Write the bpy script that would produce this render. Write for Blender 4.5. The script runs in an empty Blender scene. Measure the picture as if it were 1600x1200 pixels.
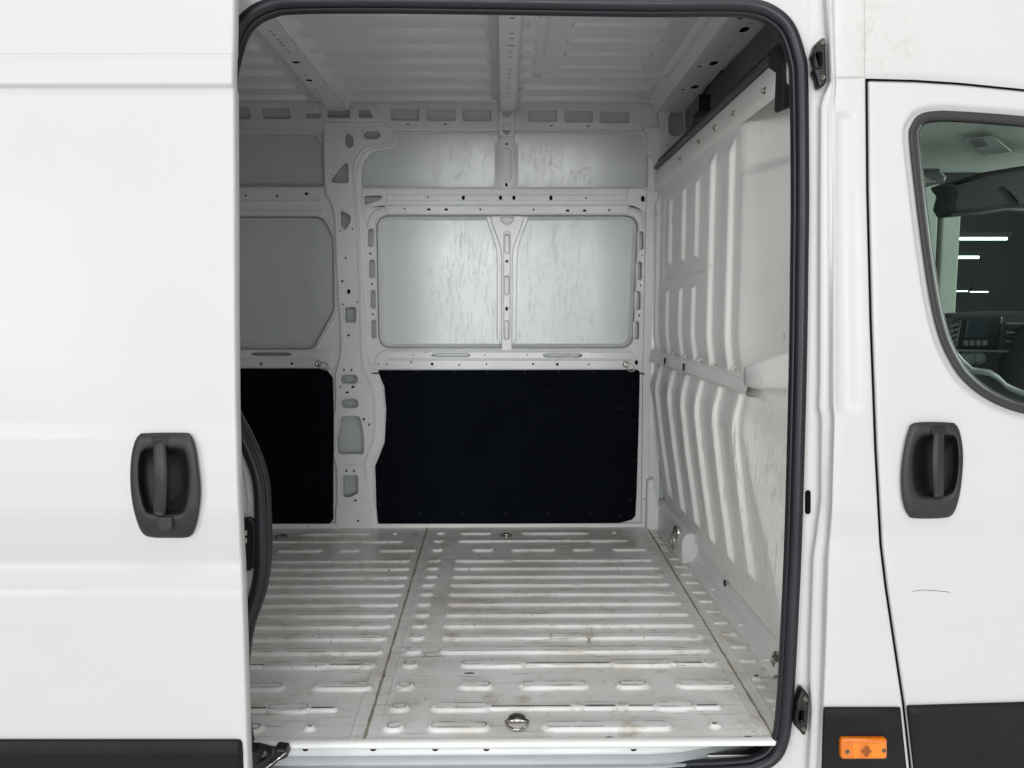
import bpy, math, random
import numpy as np
from mathutils import Vector, Matrix, Euler
from mathutils.geometry import tessellate_polygon
random.seed(7); np.random.seed(7)
S = bpy.context.scene
COL = S.collection
R = math.radians

# ------------------------------------------------------------------ camera
CAM = Vector((0, 0, 1.03)); F = 1200.0
EUL = Euler((R(90 - 5.52), 0, R(-0.57)), 'XYZ')
cd = bpy.data.cameras.new('camera'); cam = bpy.data.objects.new('camera', cd); COL.objects.link(cam)
cam.location = CAM; cam.rotation_euler = EUL
cd.sensor_width = 36; cd.lens = 27.0; cd.clip_start = 0.05; cd.clip_end = 100
S.camera = cam
S.render.resolution_x = 1024; S.render.resolution_y = 768

# ------------------------------------------------------------------ world and lamps (indoor hall light)
w = bpy.data.worlds.new('World'); S.world = w; w.use_nodes = True
bg = w.node_tree.nodes['Background']; bg.inputs[0].default_value = (0.96, 0.98, 1.0, 1); bg.inputs[1].default_value = 0.10
def area(name, loc, target, sx, sy, power, col):
    l = bpy.data.lights.new(name, 'AREA'); l.shape = 'RECTANGLE'; l.size = sx; l.size_y = sy
    l.energy = power; l.color = col
    o = bpy.data.objects.new(name, l); COL.objects.link(o); o.location = loc
    o.rotation_euler = (Vector(target) - Vector(loc)).to_track_quat('-Z', 'Y').to_euler()
    return o
area('hall_ceiling_light', (0.1, -0.5, 5.5), (0.1, 1.6, 0.4), 6.0, 1.6, 120, (1.0, 0.995, 0.98))
area('hall_ceiling_light', (0.1, -3.6, 5.5), (0.1, 2.4, 0.6), 5.0, 1.4, 95, (1.0, 0.995, 0.98))  # second row, added to bring light to the far floor
area('hall_doorway_light', (-0.1, -15.0, 2.25), (-0.1, 3.0, 2.25), 5.3, 5.5, 1340, (0.98, 0.995, 1.0))
area('side_fill_light', (-8.5, -8.2, 2.5), (0.6, 2.4, 0.9), 4.0, 3.6, 560, (1.0, 1.0, 0.99))  # unseen source on the left, added to brighten the bulkhead
area('side_fill_light', (4.0, -8.5, 2.2), (-0.9, 3.0, 0.9), 2.4, 3.0, 150, (0.98, 1.0, 1.0))  # unseen source on the right, added to brighten the left bay
area('cab_fill_light', (6.5, 2.9, 2.3), (1.5, 2.9, 1.3), 2.5, 2.2, 700, (0.98, 1.0, 0.98))  # unseen lamp ahead of the van, added to brighten the cab
S.view_settings.view_transform = 'Standard'; S.view_settings.look = 'None'
S.view_settings.exposure = -0.14; S.view_settings.gamma = 1.0

# ------------------------------------------------------------------ measuring helpers
ROT = EUL.to_matrix()
def ray(px, py): return ROT @ Vector(((px - 800) / F, -(py - 600) / F, -1))
def at(px, py, Y): d = ray(px, py); return CAM + d * (Y / d.y)
def atz(px, py, z): d = ray(px, py); return CAM + d * ((z - CAM.z) / d.z)
def atx(px, py, x): d = ray(px, py); return CAM + d * (x / d.x)
def lerp(a, b, t): return a + (b - a) * t
_TAB = {}
def interp(tab, v):
    k = id(tab)
    if k not in _TAB or _TAB[k][0] is not tab: _TAB[k] = (tab, np.array([t[0] for t in tab], float), np.array([t[1] for t in tab], float))
    return float(np.interp(v, _TAB[k][1], _TAB[k][2]))
def inside_np(pts, poly):
    x = pts[..., 0]; y = pts[..., 1]; c = np.zeros(x.shape, bool); n = len(poly)
    for i in range(n):
        x1, y1 = poly[i][:2]; x2, y2 = poly[i - 1][:2]
        if y1 == y2: continue
        c ^= ((y1 > y) != (y2 > y)) & (x < (x2 - x1) * (y - y1) / (y2 - y1) + x1)
    return c
def sstep(a, b, x):
    t = np.clip((x - a) / (b - a), 0, 1); return t * t * (3 - 2 * t)

# ------------------------------------------------------------------ materials
MATS = {}
def mat(name, col, rough=0.5, metal=0.0, spec=0.5, coat=0.0, coat_rough=0.1, var=0.0, var_scale=(6, 6, 6), rvar=0.0,
        rscale=(8, 8, 8), bump=0.0, bscale=60, dirt=None, emit=None, emit_s=0, scratch=None, bdist=0.002):
    m = bpy.data.materials.new(name); m.use_nodes = True; nt = m.node_tree; N = nt.nodes; L = nt.links
    p = N['Principled BSDF']; MATS[name] = m
    p.inputs['Base Color'].default_value = (*col, 1); p.inputs['Roughness'].default_value = rough
    p.inputs['Metallic'].default_value = metal; p.inputs['Specular IOR Level'].default_value = spec
    p.inputs['Coat Weight'].default_value = coat; p.inputs['Coat Roughness'].default_value = coat_rough
    tc = N.new('ShaderNodeTexCoord')
    def noise(scale3, sc=1.0, det=4, rgh=0.55):
        mp = N.new('ShaderNodeMapping'); L.new(tc.outputs['Object'], mp.inputs[0]); mp.inputs['Scale'].default_value = scale3
        n = N.new('ShaderNodeTexNoise'); L.new(mp.outputs[0], n.inputs['Vector']); n.inputs['Scale'].default_value = sc
        n.inputs['Detail'].default_value = det; n.inputs['Roughness'].default_value = rgh
        return n.outputs['Fac']
    def ramp(fac, a, b, ca=(0, 0, 0, 1), cb=(1, 1, 1, 1)):
        r = N.new('ShaderNodeValToRGB'); L.new(fac, r.inputs[0]); e = r.color_ramp.elements
        e[0].position = a; e[1].position = b; e[0].color = ca; e[1].color = cb
        return r.outputs[0]
    def mix(fac, a, b):
        x = N.new('ShaderNodeMix'); x.data_type = 'RGBA'
        if isinstance(fac, float): x.inputs[0].default_value = fac
        else: L.new(fac, x.inputs[0])
        for s, v in ((6, a), (7, b)):
            if isinstance(v, tuple): x.inputs[s].default_value = (*v[:3], 1)
            else: L.new(v, x.inputs[s])
        return x.outputs[2]
    c = col
    if var:
        c = mix(ramp(noise(var_scale, 1.0, 5), 0.3, 0.7), tuple(v * (1 - var) for v in col), tuple(min(1, v * (1 + var * .6)) for v in col))
    if dirt:                                    # (colour, scale3, lo, hi)
        for dc, ds, lo, hi in dirt:
            c = mix(ramp(noise(ds, 1.0, 6, 0.65), lo, hi), c, dc)
    if scratch:                                 # thin dark marks: (colour, scale3, width, amount)
        for dc, ds, lo, hi, ms, ml, mh in scratch:
            a = ramp(noise(ds, 1.0, 5, 0.6), lo, hi); b = ramp(noise(ms, 1.0, 3), ml, mh)
            mu = N.new('ShaderNodeMath'); mu.operation = 'MULTIPLY'; L.new(a, mu.inputs[0]); L.new(b, mu.inputs[1])
            c = mix(mu.outputs[0], c, dc)
    if not isinstance(c, tuple): L.new(c, p.inputs['Base Color'])
    m['c_out'] = 0
    if rvar:
        mr = N.new('ShaderNodeMapRange'); L.new(noise(rscale, 1.0, 6, 0.6), mr.inputs[0])
        mr.inputs[1].default_value = 0.3; mr.inputs[2].default_value = 0.7
        mr.inputs[3].default_value = max(0.02, rough - rvar); mr.inputs[4].default_value = min(1, rough + rvar)
        L.new(mr.outputs[0], p.inputs['Roughness'])
    if bump:
        b = N.new('ShaderNodeBump'); b.inputs['Strength'].default_value = bump; b.inputs['Distance'].default_value = bdist
        L.new(noise((bscale,) * 3, 1.0, 3), b.inputs['Height']); L.new(b.outputs[0], p.inputs['Normal'])
    if emit: p.inputs['Emission Color'].default_value = (*emit, 1); p.inputs['Emission Strength'].default_value = emit_s
    return m

mat('white_paint', (0.60, 0.60, 0.592), 0.48, spec=0.35, coat=0.08, coat_rough=0.15, var=0.018, var_scale=(1.5, 1.5, 2.5), rvar=0.05, rscale=(4, 4, 4), bump=0.03, bscale=2.2,
    scratch=[((0.52, 0.50, 0.46), (30, 30, 8), 0.68, 0.72, (3, 3, 3), 0.62, 0.72)])
mat('inner_white', (0.84, 0.845, 0.825), 0.42, coat=0.15, var=0.04, var_scale=(4, 4, 4), rvar=0.08, bump=0.05, bscale=9,
    scratch=[((0.33, 0.32, 0.29), (70, 70, 18), 0.64, 0.68, (5, 5, 5), 0.54, 0.66)])
mat('scuffed_white', (0.84, 0.845, 0.825), 0.40, coat=0.15, var=0.05, var_scale=(4, 4, 4), rvar=0.08, bump=0.05, bscale=9,
    dirt=[((0.62, 0.61, 0.57), (5, 5, 4), 0.55, 0.75)],
    scratch=[((0.52, 0.515, 0.49), (60, 150, 8), 0.57, 0.63, (4, 4, 4), 0.48, 0.62), ((0.34, 0.33, 0.31), (60, 170, 16), 0.67, 0.70, (7, 7, 6), 0.54, 0.62),
             ((0.36, 0.35, 0.33), (90, 90, 30), 0.68, 0.72, (6, 6, 6), 0.54, 0.64)])
mat('frame_grey', (0.76, 0.775, 0.76), 0.40, coat=0.2, var=0.05, var_scale=(5, 5, 3), rvar=0.08, bump=0.04, bscale=14,
    scratch=[((0.22, 0.22, 0.21), (50, 50, 50), 0.68, 0.72, (5, 5, 5), 0.58, 0.68)])
mat('floor_paint', (0.82, 0.825, 0.81), 0.34, coat=0.15, var=0.07, var_scale=(3, 9, 3), rvar=0.10, rscale=(5, 14, 5), bump=0.06, bscale=25,
    dirt=[((0.63, 0.59, 0.51), (3.2, 2.6, 3), 0.48, 0.72), ((0.47, 0.40, 0.30), (8, 8, 8), 0.57, 0.74)],
    scratch=[((0.30, 0.285, 0.26), (6, 95, 6), 0.56, 0.66, (4, 6, 4), 0.42, 0.62),
             ((0.16, 0.14, 0.12), (45, 45, 45), 0.68, 0.71, (6, 6, 6), 0.48, 0.58),
             ((0.22, 0.20, 0.17), (14, 120, 14), 0.66, 0.69, (7, 9, 7), 0.50, 0.60),
             ((0.30, 0.27, 0.23), (60, 14, 30), 0.64, 0.69, (5, 5, 5), 0.46, 0.60)])
mat('roof_grey', (0.76, 0.77, 0.76), 0.36, coat=0.2, var=0.03, rvar=0.05, bump=0.05, bscale=5)
mat('rubber', (0.013, 0.015, 0.020), 0.42, spec=0.45, var=0.2, rvar=0.08, bump=0.2, bscale=160, bdist=0.0006)
mat('window_rubber', (0.040, 0.038, 0.040), 0.55, spec=0.35, var=0.1)
mat('handle_plastic', (0.020, 0.021, 0.0235), 0.48, spec=0.45, var=0.12, var_scale=(40, 40, 40), bump=0.3, bscale=900, bdist=0.0003,
    scratch=[((0.012, 0.012, 0.012), (60, 60, 200), 0.68, 0.72, (20, 20, 20), 0.6, 0.66)])
mat('trim_plastic', (0.0065, 0.007, 0.008), 0.6, spec=0.28, var=0.2, var_scale=(10, 10, 10), rvar=0.1, bump=0.25, bscale=700, bdist=0.0003,
    scratch=[((0.05, 0.05, 0.05), (8, 8, 90), 0.70, 0.73, (5, 5, 5), 0.58, 0.68)])
mat('black_plastic', (0.008, 0.008, 0.010), 0.35, spec=0.5)
mat('black_lining', (0.0028, 0.0042, 0.0078), 0.8, spec=0.05, var=0.2, bump=0.2, bscale=300, bdist=0.0004,
    scratch=[((0.016, 0.018, 0.023), (12, 12, 60), 0.62, 0.68, (4, 4, 4), 0.5, 0.66), ((0.020, 0.022, 0.026), (80, 80, 80), 0.66, 0.70, (5, 5, 5), 0.5, 0.65)])
mat('hole_shade', (0.004, 0.004, 0.005), 0.9, spec=0.1)  # near-black, paints the shade inside holes and slots
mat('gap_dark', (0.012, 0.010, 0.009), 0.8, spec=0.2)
mat('steel', (0.62, 0.60, 0.55), 0.28, metal=1.0, var=0.15, var_scale=(60, 60, 60), rvar=0.1)
mat('dark_steel', (0.16, 0.15, 0.13), 0.38, metal=0.9, var=0.3, var_scale=(50, 50, 50))
mat('sealant', (0.36, 0.32, 0.26), 0.7, var=0.25, var_scale=(30, 12, 30), dirt=[((0.15, 0.11, 0.07), (40, 10, 20), 0.50, 0.66)])
mat('straw', (0.25, 0.18, 0.08), 0.7)
mat('sill_paint', (0.62, 0.645, 0.66), 0.35, coat=0.2, var=0.05, rvar=0.06)
mat('track_grey', (0.33, 0.345, 0.36), 0.42, metal=0.2, var=0.1, var_scale=(8, 30, 30))
mat('sill_dark', (0.06, 0.062, 0.065), 0.6, var=0.2)
mat('headliner', (0.50, 0.53, 0.50), 0.85, var=0.05, bump=0.2, bscale=200)
mat('dark_headliner', (0.26, 0.27, 0.285), 0.8, var=0.15, bump=0.2, bscale=120)
mat('cab_plastic', (0.022, 0.024, 0.026), 0.55, var=0.15, bump=0.2, bscale=300)
mat('cab_dark', (0.010, 0.012, 0.013), 0.7)
mat('cab_grey', (0.12, 0.13, 0.13), 0.6, var=0.05)
mat('screen', (0.03, 0.04, 0.045), 0.12, spec=0.6)
mat('label_paper', (0.42, 0.44, 0.42), 0.7)
mat('label_ink', (0.10, 0.11, 0.11), 0.7)
mat('concrete', (0.16, 0.17, 0.155), 0.9, var=0.10, var_scale=(3, 3, 2), bump=0.2, bscale=20)
mat('hall_wall_paint', (0.030, 0.036, 0.040), 0.9, var=0.1)
mat('hall_floor', (0.66, 0.66, 0.64), 0.6, var=0.15)
mat('lamp_glow', (0.9, 0.9, 0.9), 0.5, emit=(0.95, 1.0, 0.98), emit_s=4)
mat('amber', (0.74, 0.175, 0.003), 0.14, spec=0.6, coat=0.5, coat_rough=0.05, var=0.15, var_scale=(90, 90, 90), bump=0.25, bscale=260, bdist=0.001, emit=(1.0, 0.28, 0.0), emit_s=0.0)
mat('amber_light', (0.85, 0.25, 0.008), 0.2, coat=0.4, bump=0.5, bscale=500, bdist=0.001)
mat('amber_dark', (0.30, 0.075, 0.004), 0.3)
mat('pale_metal', (0.55, 0.54, 0.46), 0.4, metal=0.4)
# outer skin seen from inside: smooth primer-grey paint, polished and water-marked in runs, so the gloss breaks up
def skin_material():
    m = bpy.data.materials.new('skin_inside'); m.use_nodes = True; nt = m.node_tree; N = nt.nodes; L = nt.links; p = N['Principled BSDF']
    MATS['skin_inside'] = m
    tc = N.new('ShaderNodeTexCoord')
    def noise(sc3, det=6, rg=0.6, dist=0.0):
        mp = N.new('ShaderNodeMapping'); mp.inputs['Scale'].default_value = sc3; L.new(tc.outputs['Object'], mp.inputs[0])
        n = N.new('ShaderNodeTexNoise'); L.new(mp.outputs[0], n.inputs['Vector']); n.inputs['Scale'].default_value = 1
        n.inputs['Detail'].default_value = det; n.inputs['Roughness'].default_value = rg; n.inputs['Distortion'].default_value = dist
        return n.outputs['Fac']
    def rng(f, a, b, c, d):
        r = N.new('ShaderNodeMapRange'); L.new(f, r.inputs[0])
        for i, v in enumerate((a, b, c, d)): r.inputs[i + 1].default_value = v
        return r.outputs[0]
    def math2(op, a, b):
        x = N.new('ShaderNodeMath'); x.operation = op
        for i, v in enumerate((a, b)):
            if isinstance(v, float): x.inputs[i].default_value = v
            else: L.new(v, x.inputs[i])
        return x.outputs[0]
    runs = rng(noise((120, 120, 20), 7, 0.7, 1.2), 0.50, 0.57, 0, .9)
    drip = rng(noise((60, 60, 7), 5, 0.6, 0.5), 0.54, 0.60, 0, 1)
    grain = rng(noise((170, 170, 90), 4, 0.6), 0.50, 0.58, 0, 1)
    patch = rng(noise((6.5, 6.5, 4.0), 6, 0.7, 0.6), 0.41, 0.53, 0, 1)
    patch2 = rng(noise((11, 11, 5), 6, 0.7, 0.5), 0.46, 0.56, 0, 1)
    haze_ = rng(noise((2.6, 2.6, 1.6), 3, 0.5), 0.35, 0.65, 0, .35)
    mk = math2('MAXIMUM', math2('MAXIMUM', math2('MULTIPLY', runs, patch), math2('MULTIPLY', math2('MULTIPLY', drip, patch2), .8)), math2('MULTIPLY', math2('MULTIPLY', grain, patch2), .6))
    mk = math2('MAXIMUM', mk, haze_)
    mix = N.new('ShaderNodeMix'); mix.data_type = 'RGBA'; L.new(mk, mix.inputs[0])
    mix.inputs[6].default_value = (0.61, 0.64, 0.64, 1); mix.inputs[7].default_value = (0.56, 0.585, 0.575, 1)
    L.new(mix.outputs[2], p.inputs['Base Color'])
    L.new(rng(mk, 0, 1, 0.205, 0.35), p.inputs['Roughness'])
    p.inputs['Specular IOR Level'].default_value = 0.52
    b = N.new('ShaderNodeBump'); b.inputs['Strength'].default_value = 0.05; b.inputs['Distance'].default_value = 0.004
    L.new(noise((3, 3, 2), 2), b.inputs['Height']); L.new(b.outputs[0], p.inputs['Normal'])
skin_material()
def glass_material(name, tint):
    m = bpy.data.materials.new(name); m.use_nodes = True; nt = m.node_tree; N = nt.nodes; L = nt.links; MATS[name] = m
    N.remove(N['Principled BSDF']); out = N['Material Output']
    t = N.new('ShaderNodeBsdfTransparent'); t.inputs[0].default_value = (*tint, 1)
    g = N.new('ShaderNodeBsdfGlossy'); g.inputs['Roughness'].default_value = 0.02
    fr = N.new('ShaderNodeFresnel'); fr.inputs[0].default_value = 1.5
    mx = N.new('ShaderNodeMixShader'); L.new(fr.outputs[0], mx.inputs[0]); L.new(t.outputs[0], mx.inputs[1]); L.new(g.outputs[0], mx.inputs[2])
    L.new(mx.outputs[0], out.inputs[0])
glass_material('tinted_glass', (0.66, 0.77, 0.72)); glass_material('clear_glass', (0.85, 0.92, 0.88))
# floor: add the worn dark outline where cargo has rubbed the tops of the pressed ribs (wear attribute)
def add_wear(name):
    m = MATS[name]; nt = m.node_tree; N = nt.nodes; L = nt.links; p = N['Principled BSDF']
    old = p.inputs['Base Color'].links[0].from_socket
    a = N.new('ShaderNodeAttribute'); a.attribute_name = 'wear'
    tc = N.new('ShaderNodeTexCoord'); n = N.new('ShaderNodeTexNoise'); n.inputs['Scale'].default_value = 17; n.inputs['Detail'].default_value = 5
    L.new(tc.outputs['Object'], n.inputs['Vector'])
    r = N.new('ShaderNodeMapRange'); L.new(n.outputs['Fac'], r.inputs[0]); r.inputs[1].default_value = 0.44; r.inputs[2].default_value = 0.53
    mu = N.new('ShaderNodeMath'); mu.operation = 'MULTIPLY'; L.new(a.outputs['Fac'], mu.inputs[0]); L.new(r.outputs[0], mu.inputs[1])
    x = N.new('ShaderNodeMix'); x.data_type = 'RGBA'; L.new(mu.outputs[0], x.inputs[0]); L.new(old, x.inputs[6]); x.inputs[7].default_value = (0.045, 0.042, 0.038, 1)
    L.new(x.outputs[2], p.inputs['Base Color'])
add_wear('floor_paint')
# grime rubbed into the paint over the cab door (its own patch of the panel)
def smeared():
    m = MATS['white_paint'].copy(); m.name = 'white_paint_smeared'; MATS['white_paint_smeared'] = m; nt = m.node_tree; N = nt.nodes; L = nt.links; p = N['Principled BSDF']
    old = p.inputs['Base Color'].links[0].from_socket; tc = N.new('ShaderNodeTexCoord')
    c = at(1352, 75, 1.79)
    mp = N.new('ShaderNodeMapping'); L.new(tc.outputs['Object'], mp.inputs[0]); mp.inputs['Location'].default_value = (-c.x * 9, 0, -c.z * 9); mp.inputs['Scale'].default_value = (9, 0, 9)
    gr = N.new('ShaderNodeTexGradient'); gr.gradient_type = 'SPHERICAL'; L.new(mp.outputs[0], gr.inputs[0])
    n = N.new('ShaderNodeTexNoise'); n.inputs['Scale'].default_value = 26; n.inputs['Detail'].default_value = 7; n.inputs['Roughness'].default_value = .65; n.inputs['Distortion'].default_value = 1.2; L.new(tc.outputs['Object'], n.inputs['Vector'])
    r = N.new('ShaderNodeMapRange'); L.new(n.outputs['Fac'], r.inputs[0]); r.inputs[1].default_value = .50; r.inputs[2].default_value = .66; r.inputs[4].default_value = .75
    mu = N.new('ShaderNodeMath'); mu.operation = 'MULTIPLY'; L.new(r.outputs[0], mu.inputs[0]); L.new(gr.outputs['Fac'], mu.inputs[1])
    x = N.new('ShaderNodeMix'); x.data_type = 'RGBA'; L.new(mu.outputs[0], x.inputs[0]); L.new(old, x.inputs[6]); x.inputs[7].default_value = (0.47, 0.43, 0.38, 1); L.new(x.outputs[2], p.inputs['Base Color'])
smeared()

# ------------------------------------------------------------------ object helpers
VAN_AT = Vector((0.0, 2.7, -0.55))
van = bpy.data.objects.new('van', None); COL.objects.link(van); van.location = VAN_AT
van['label'] = 'white panel van with its side door slid open on an empty cargo bay'; van['category'] = 'van'
def link(o, parent):
    COL.objects.link(o)
    if parent is not None:
        o.parent = parent
        if parent is van: o.matrix_parent_inverse = Matrix.Translation(-VAN_AT)
    return o
class MB:
    def __init__(s): s.v = []; s.f = []; s.sm = []; s.wear = {}; s.dark = set()
    def vert(s, p): s.v.append(tuple(p)); return len(s.v) - 1
    def face(s, idx, smooth=False): s.f.append(tuple(idx)); s.sm.append(smooth)
    def grid(s, P, closed_u=False, closed_v=False, smooth=True):
        """P[i][j] -> quads"""
        ni = len(P); nj = len(P[0]); base = len(s.v)
        for row in P: s.v.extend(tuple(p) for p in row)
        for i in range(ni if closed_u else ni - 1):
            for j in range(nj if closed_v else nj - 1):
                i2 = (i + 1) % ni; j2 = (j + 1) % nj
                s.face((base + i * nj + j, base + i2 * nj + j, base + i2 * nj + j2, base + i * nj + j2), smooth)
        return base
    def poly(s, pts, holes=()):
        loops = [[Vector(p) for p in pts]] + [[Vector(p) for p in h] for h in holes]
        base = len(s.v); 
        for l in loops: s.v.extend(tuple(p) for p in l)
        V_ = [p for l in loops for p in l]; T = [tuple(t) for t in tessellate_polygon(loops)]
        def nr(t): return (V_[t[1]] - V_[t[0]]).cross(V_[t[2]] - V_[t[0]])
        big = max((nr(t) for t in T), key=lambda q: q.length)
        if big.dot(CAM - V_[0]) < 0: big = -big
        for t in T: s.face([base + k for k in (t if nr(t).dot(big) > 0 else t[::-1])])
    def box(s, a, b, bev=0.0):
        (x0, y0, z0), (x1, y1, z1) = a, b
        r = bev; n = 3 if r else 0
        if not r:
            P = [(x, y, z) for x in (x0, x1) for y in (y0, y1) for z in (z0, z1)]
            k = len(s.v); s.v.extend(P)
            for q in ((0, 1, 3, 2), (4, 6, 7, 5), (0, 4, 5, 1), (2, 3, 7, 6), (0, 2, 6, 4), (1, 5, 7, 3)): s.face([k + i for i in q])
        else:
            # rounded in the XZ outline, bevelled front (low y)
            o = rpoly([(x0, z0), (x1, z0), (x1, z1), (x0, z1)], r)
            s.sheet2(o, [], y0, y1 - y0, min(r, abs(y1 - y0) * .5))
    def sheet2(s, outline, holes, Y, depth, r, rim=0.004):
        s.sheet(outline, holes, FXZ(Y), depth, r, rim)
    def sheet(s, outline, holes, fr, depth, r=0.003, rim=0.004, back=False, pocket=0):
        """plate with rounded lips; outline/holes in (u,v); fr(u,v,w) -> 3D, w grows away from the viewer"""
        outline = ccw(outline); holes = [ccw(h) for h in holes]
        rh = [min(r, .16 * math.sqrt(abs(area2(h)))) for h in holes]
        front = offset(outline, r); hf = [offset(h, -q) for h, q in zip(holes, rh)]
        s.poly([fr(u, v, 0) for u, v in front], [[fr(u, v, 0) for u, v in h] for h in hf])
        st = [(r * (1 - math.sin(a)), r * (1 - math.cos(a))) for a in (0, R(30), R(60), R(90))]
        P = [[fr(u, v, w) for u, v in offset(outline, o)] for o, w in st] + [[fr(u, v, depth) for u, v in outline]]
        s.grid([list(x) for x in P], closed_v=True)
        for h, q in zip(holes, rh):
            k_ = q / r if r else 1
            P = [[fr(u, v, w * k_) for u, v in offset(h, -o * k_)] for o, w in st] + [[fr(u, v, max(rim, r * 1.2)) for u, v in h]]
            s.grid(P, closed_v=True)
            if pocket and abs(area2(h)) < pocket:
                n0 = len(s.f); g_ = offset(h, -.0015); s.poly([fr(u, v, max(rim, r * 1.2) + .0005) for u, v in g_])
                s.dark.update(range(n0, len(s.f)))  # black backing paints the shade inside small holes
        if back: s.poly([fr(u, v, depth) for u, v in outline])
    def sweep(s, path, prof, nrm=(0, 1, 0), closed=False, cap=True, closed_prof=True, scale=None):
        """planar sweep: profile (a,b): a along in-plane normal, b along nrm"""
        nv = Vector(nrm); path = [Vector(p) for p in path]; n = len(path); rings = []
        for i in range(n):
            if closed: t = path[(i + 1) % n] - path[i - 1]
            else: t = path[min(i + 1, n - 1)] - path[max(i - 1, 0)]
            t.normalize(); a = nv.cross(t); a.normalize()
            k = scale[i] if scale else 1.0
            rings.append([path[i] + a * (p[0] * k) + nv * (p[1] * k) for p in prof])
        b = s.grid(rings, closed_u=closed, closed_v=closed_prof)
        if cap and not closed and closed_prof:
            m = len(prof); s.face([b + j for j in range(m)]); s.face([b + (n - 1) * m + j for j in range(m)][::-1])
    def tube(s, path, r, n=10, closed=False):
        path = [Vector(p) for p in path]; N = len(path); rings = []
        ref = Vector((0.13, 0.31, 0.94))
        for i in range(N):
            t = (path[(i + 1) % N] - path[i - 1]) if closed else (path[min(i + 1, N - 1)] - path[max(i - 1, 0)])
            t.normalize(); u = t.cross(ref); u.normalize(); v = t.cross(u)
            rr = r[i] if isinstance(r, (list, tuple)) else r
            rings.append([path[i] + u * (rr * math.cos(k * 2 * math.pi / n)) + v * (rr * math.sin(k * 2 * math.pi / n)) for k in range(n)])
        b = s.grid(rings, closed_u=closed, closed_v=True)
        if not closed: s.face([b + k for k in range(n)]); s.face([b + (N - 1) * n + k for k in range(n)])
    def lathe(s, c, axis, prof, n=18):
        ax = Vector(axis).normalized(); u = ax.orthogonal().normalized(); v = ax.cross(u); c = Vector(c)
        P = [[c + ax * h + (u * math.cos(2 * math.pi * k / n) + v * math.sin(2 * math.pi * k / n)) * r for k in range(n)] for r, h in prof]
        s.grid(P, closed_v=True)
    def build(s, name, material, parent=van, label=None):
        me = bpy.data.meshes.new(name); me.from_pydata(s.v, [], s.f); me.polygons.foreach_set('use_smooth', s.sm)
        if s.wear:
            at_ = me.attributes.new('wear', 'FLOAT', 'POINT'); arr = np.zeros(len(s.v), dtype=np.float32)
            for k, x in s.wear.items(): arr[k] = x
            at_.data.foreach_set('value', arr)
        me.materials.append(MATS[material])
        if s.dark:
            me.materials.append(MATS['hole_shade']); mi = np.zeros(len(s.f), dtype=np.int32); mi[list(s.dark)] = 1; me.polygons.foreach_set('material_index', mi)
        me.update()
        o = bpy.data.objects.new(name, me); link(o, parent)
        if label: o['label'] = label
        return o
def inst(o, name, loc, parent, rot=None):
    c = bpy.data.objects.new(name, o.data); link(c, parent); c.location = loc
    if rot: c.rotation_euler = rot
    return c
def area2(p): return sum(p[i - 1][0] * p[i][1] - p[i][0] * p[i - 1][1] for i in range(len(p))) / 2
def ccw(p): p = [(q[0], q[1]) for q in p]; return p if area2(p) > 0 else p[::-1]
def offset(p, d):
    """inward offset of a ccw loop by d"""
    n = len(p); out = []
    for i in range(n):
        a = Vector(p[i - 1]); b = Vector(p[i]); c = Vector(p[(i + 1) % n])
        e1 = b - a; e2 = c - b
        if e1.length < 1e-9: e1 = e2
        if e2.length < 1e-9: e2 = e1
        e1 = e1.normalized(); e2 = e2.normalized()
        n1 = Vector((-e1.y, e1.x)); n2 = Vector((-e2.y, e2.x)); m = n1 + n2
        if m.length < 1e-6: m = n1
        m.normalize(); k = max(0.5, m.dot(n1)); q = b + m * (d / k); out.append((q.x, q.y))
    return out
def rpoly(pts, r=0.0, n=5):
    """polygon with filleted corners; a point may carry its own radius as third value"""
    out = []; N = len(pts)
    for i in range(N):
        a = Vector(pts[i - 1][:2]); b = Vector(pts[i][:2]); c = Vector(pts[(i + 1) % N][:2])
        rr = pts[i][2] if len(pts[i]) > 2 else r
        d1 = (a - b); d2 = (c - b); l1 = d1.length; l2 = d2.length
        if rr <= 0 or l1 < 1e-9 or l2 < 1e-9: out.append(tuple(b)); continue
        d1.normalize(); d2.normalize(); ang = d1.angle(d2)
        if ang > R(176): out.append(tuple(b)); continue
        t = min(rr / math.tan(ang / 2), l1 * .49, l2 * .49)
        p = b + d1 * t; q = b + d2 * t
        for k in range(n + 1):
            s_ = k / n; out.append(tuple((1 - s_) ** 2 * p + 2 * s_ * (1 - s_) * b + s_ * s_ * q))
    return out
def spl(pts, sub=8, closed=False):
    P = [Vector(p) for p in pts]; n = len(P); out = []
    for i in range(n if closed else n - 1):
        p0 = P[i - 1] if (closed or i) else P[0]; p1 = P[i]; p2 = P[(i + 1) % n]; p3 = P[(i + 2) % n] if (closed or i + 2 < n) else P[-1]
        for k in range(sub):
            t = k / sub
            out.append(0.5 * ((2 * p1) + (p2 - p0) * t + (2 * p0 - 5 * p1 + 4 * p2 - p3) * t * t + (3 * p1 - p0 - 3 * p2 + p3) * t ** 3))
    if not closed: out.append(P[-1])
    return out
def FXZ(Y): return lambda u, v, w: Vector((u, Y + w, v))
def uv(pxs, Y): return [tuple((lambda q: (q.x, q.z))(at(p[0], p[1], Y))) for p in pxs]
def oval(cx, cy, w, h, n=20):
    """stadium / circle in pixels"""
    r = min(w, h) / 2; out = []
    ex = max(0, w / 2 - r); ey = max(0, h / 2 - r)
    for k in range(n):
        a = 2 * math.pi * (k + .5) / n; c, s_ = math.cos(a), math.sin(a)
        out.append((cx + math.copysign(ex, c) + r * c, cy + math.copysign(ey, s_) + r * s_))
    return out
def rect(x0, y0, x1, y1, r=2): return rpoly([(x0, y0), (x1, y0), (x1, y1), (x0, y1)], r, 4)
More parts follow.
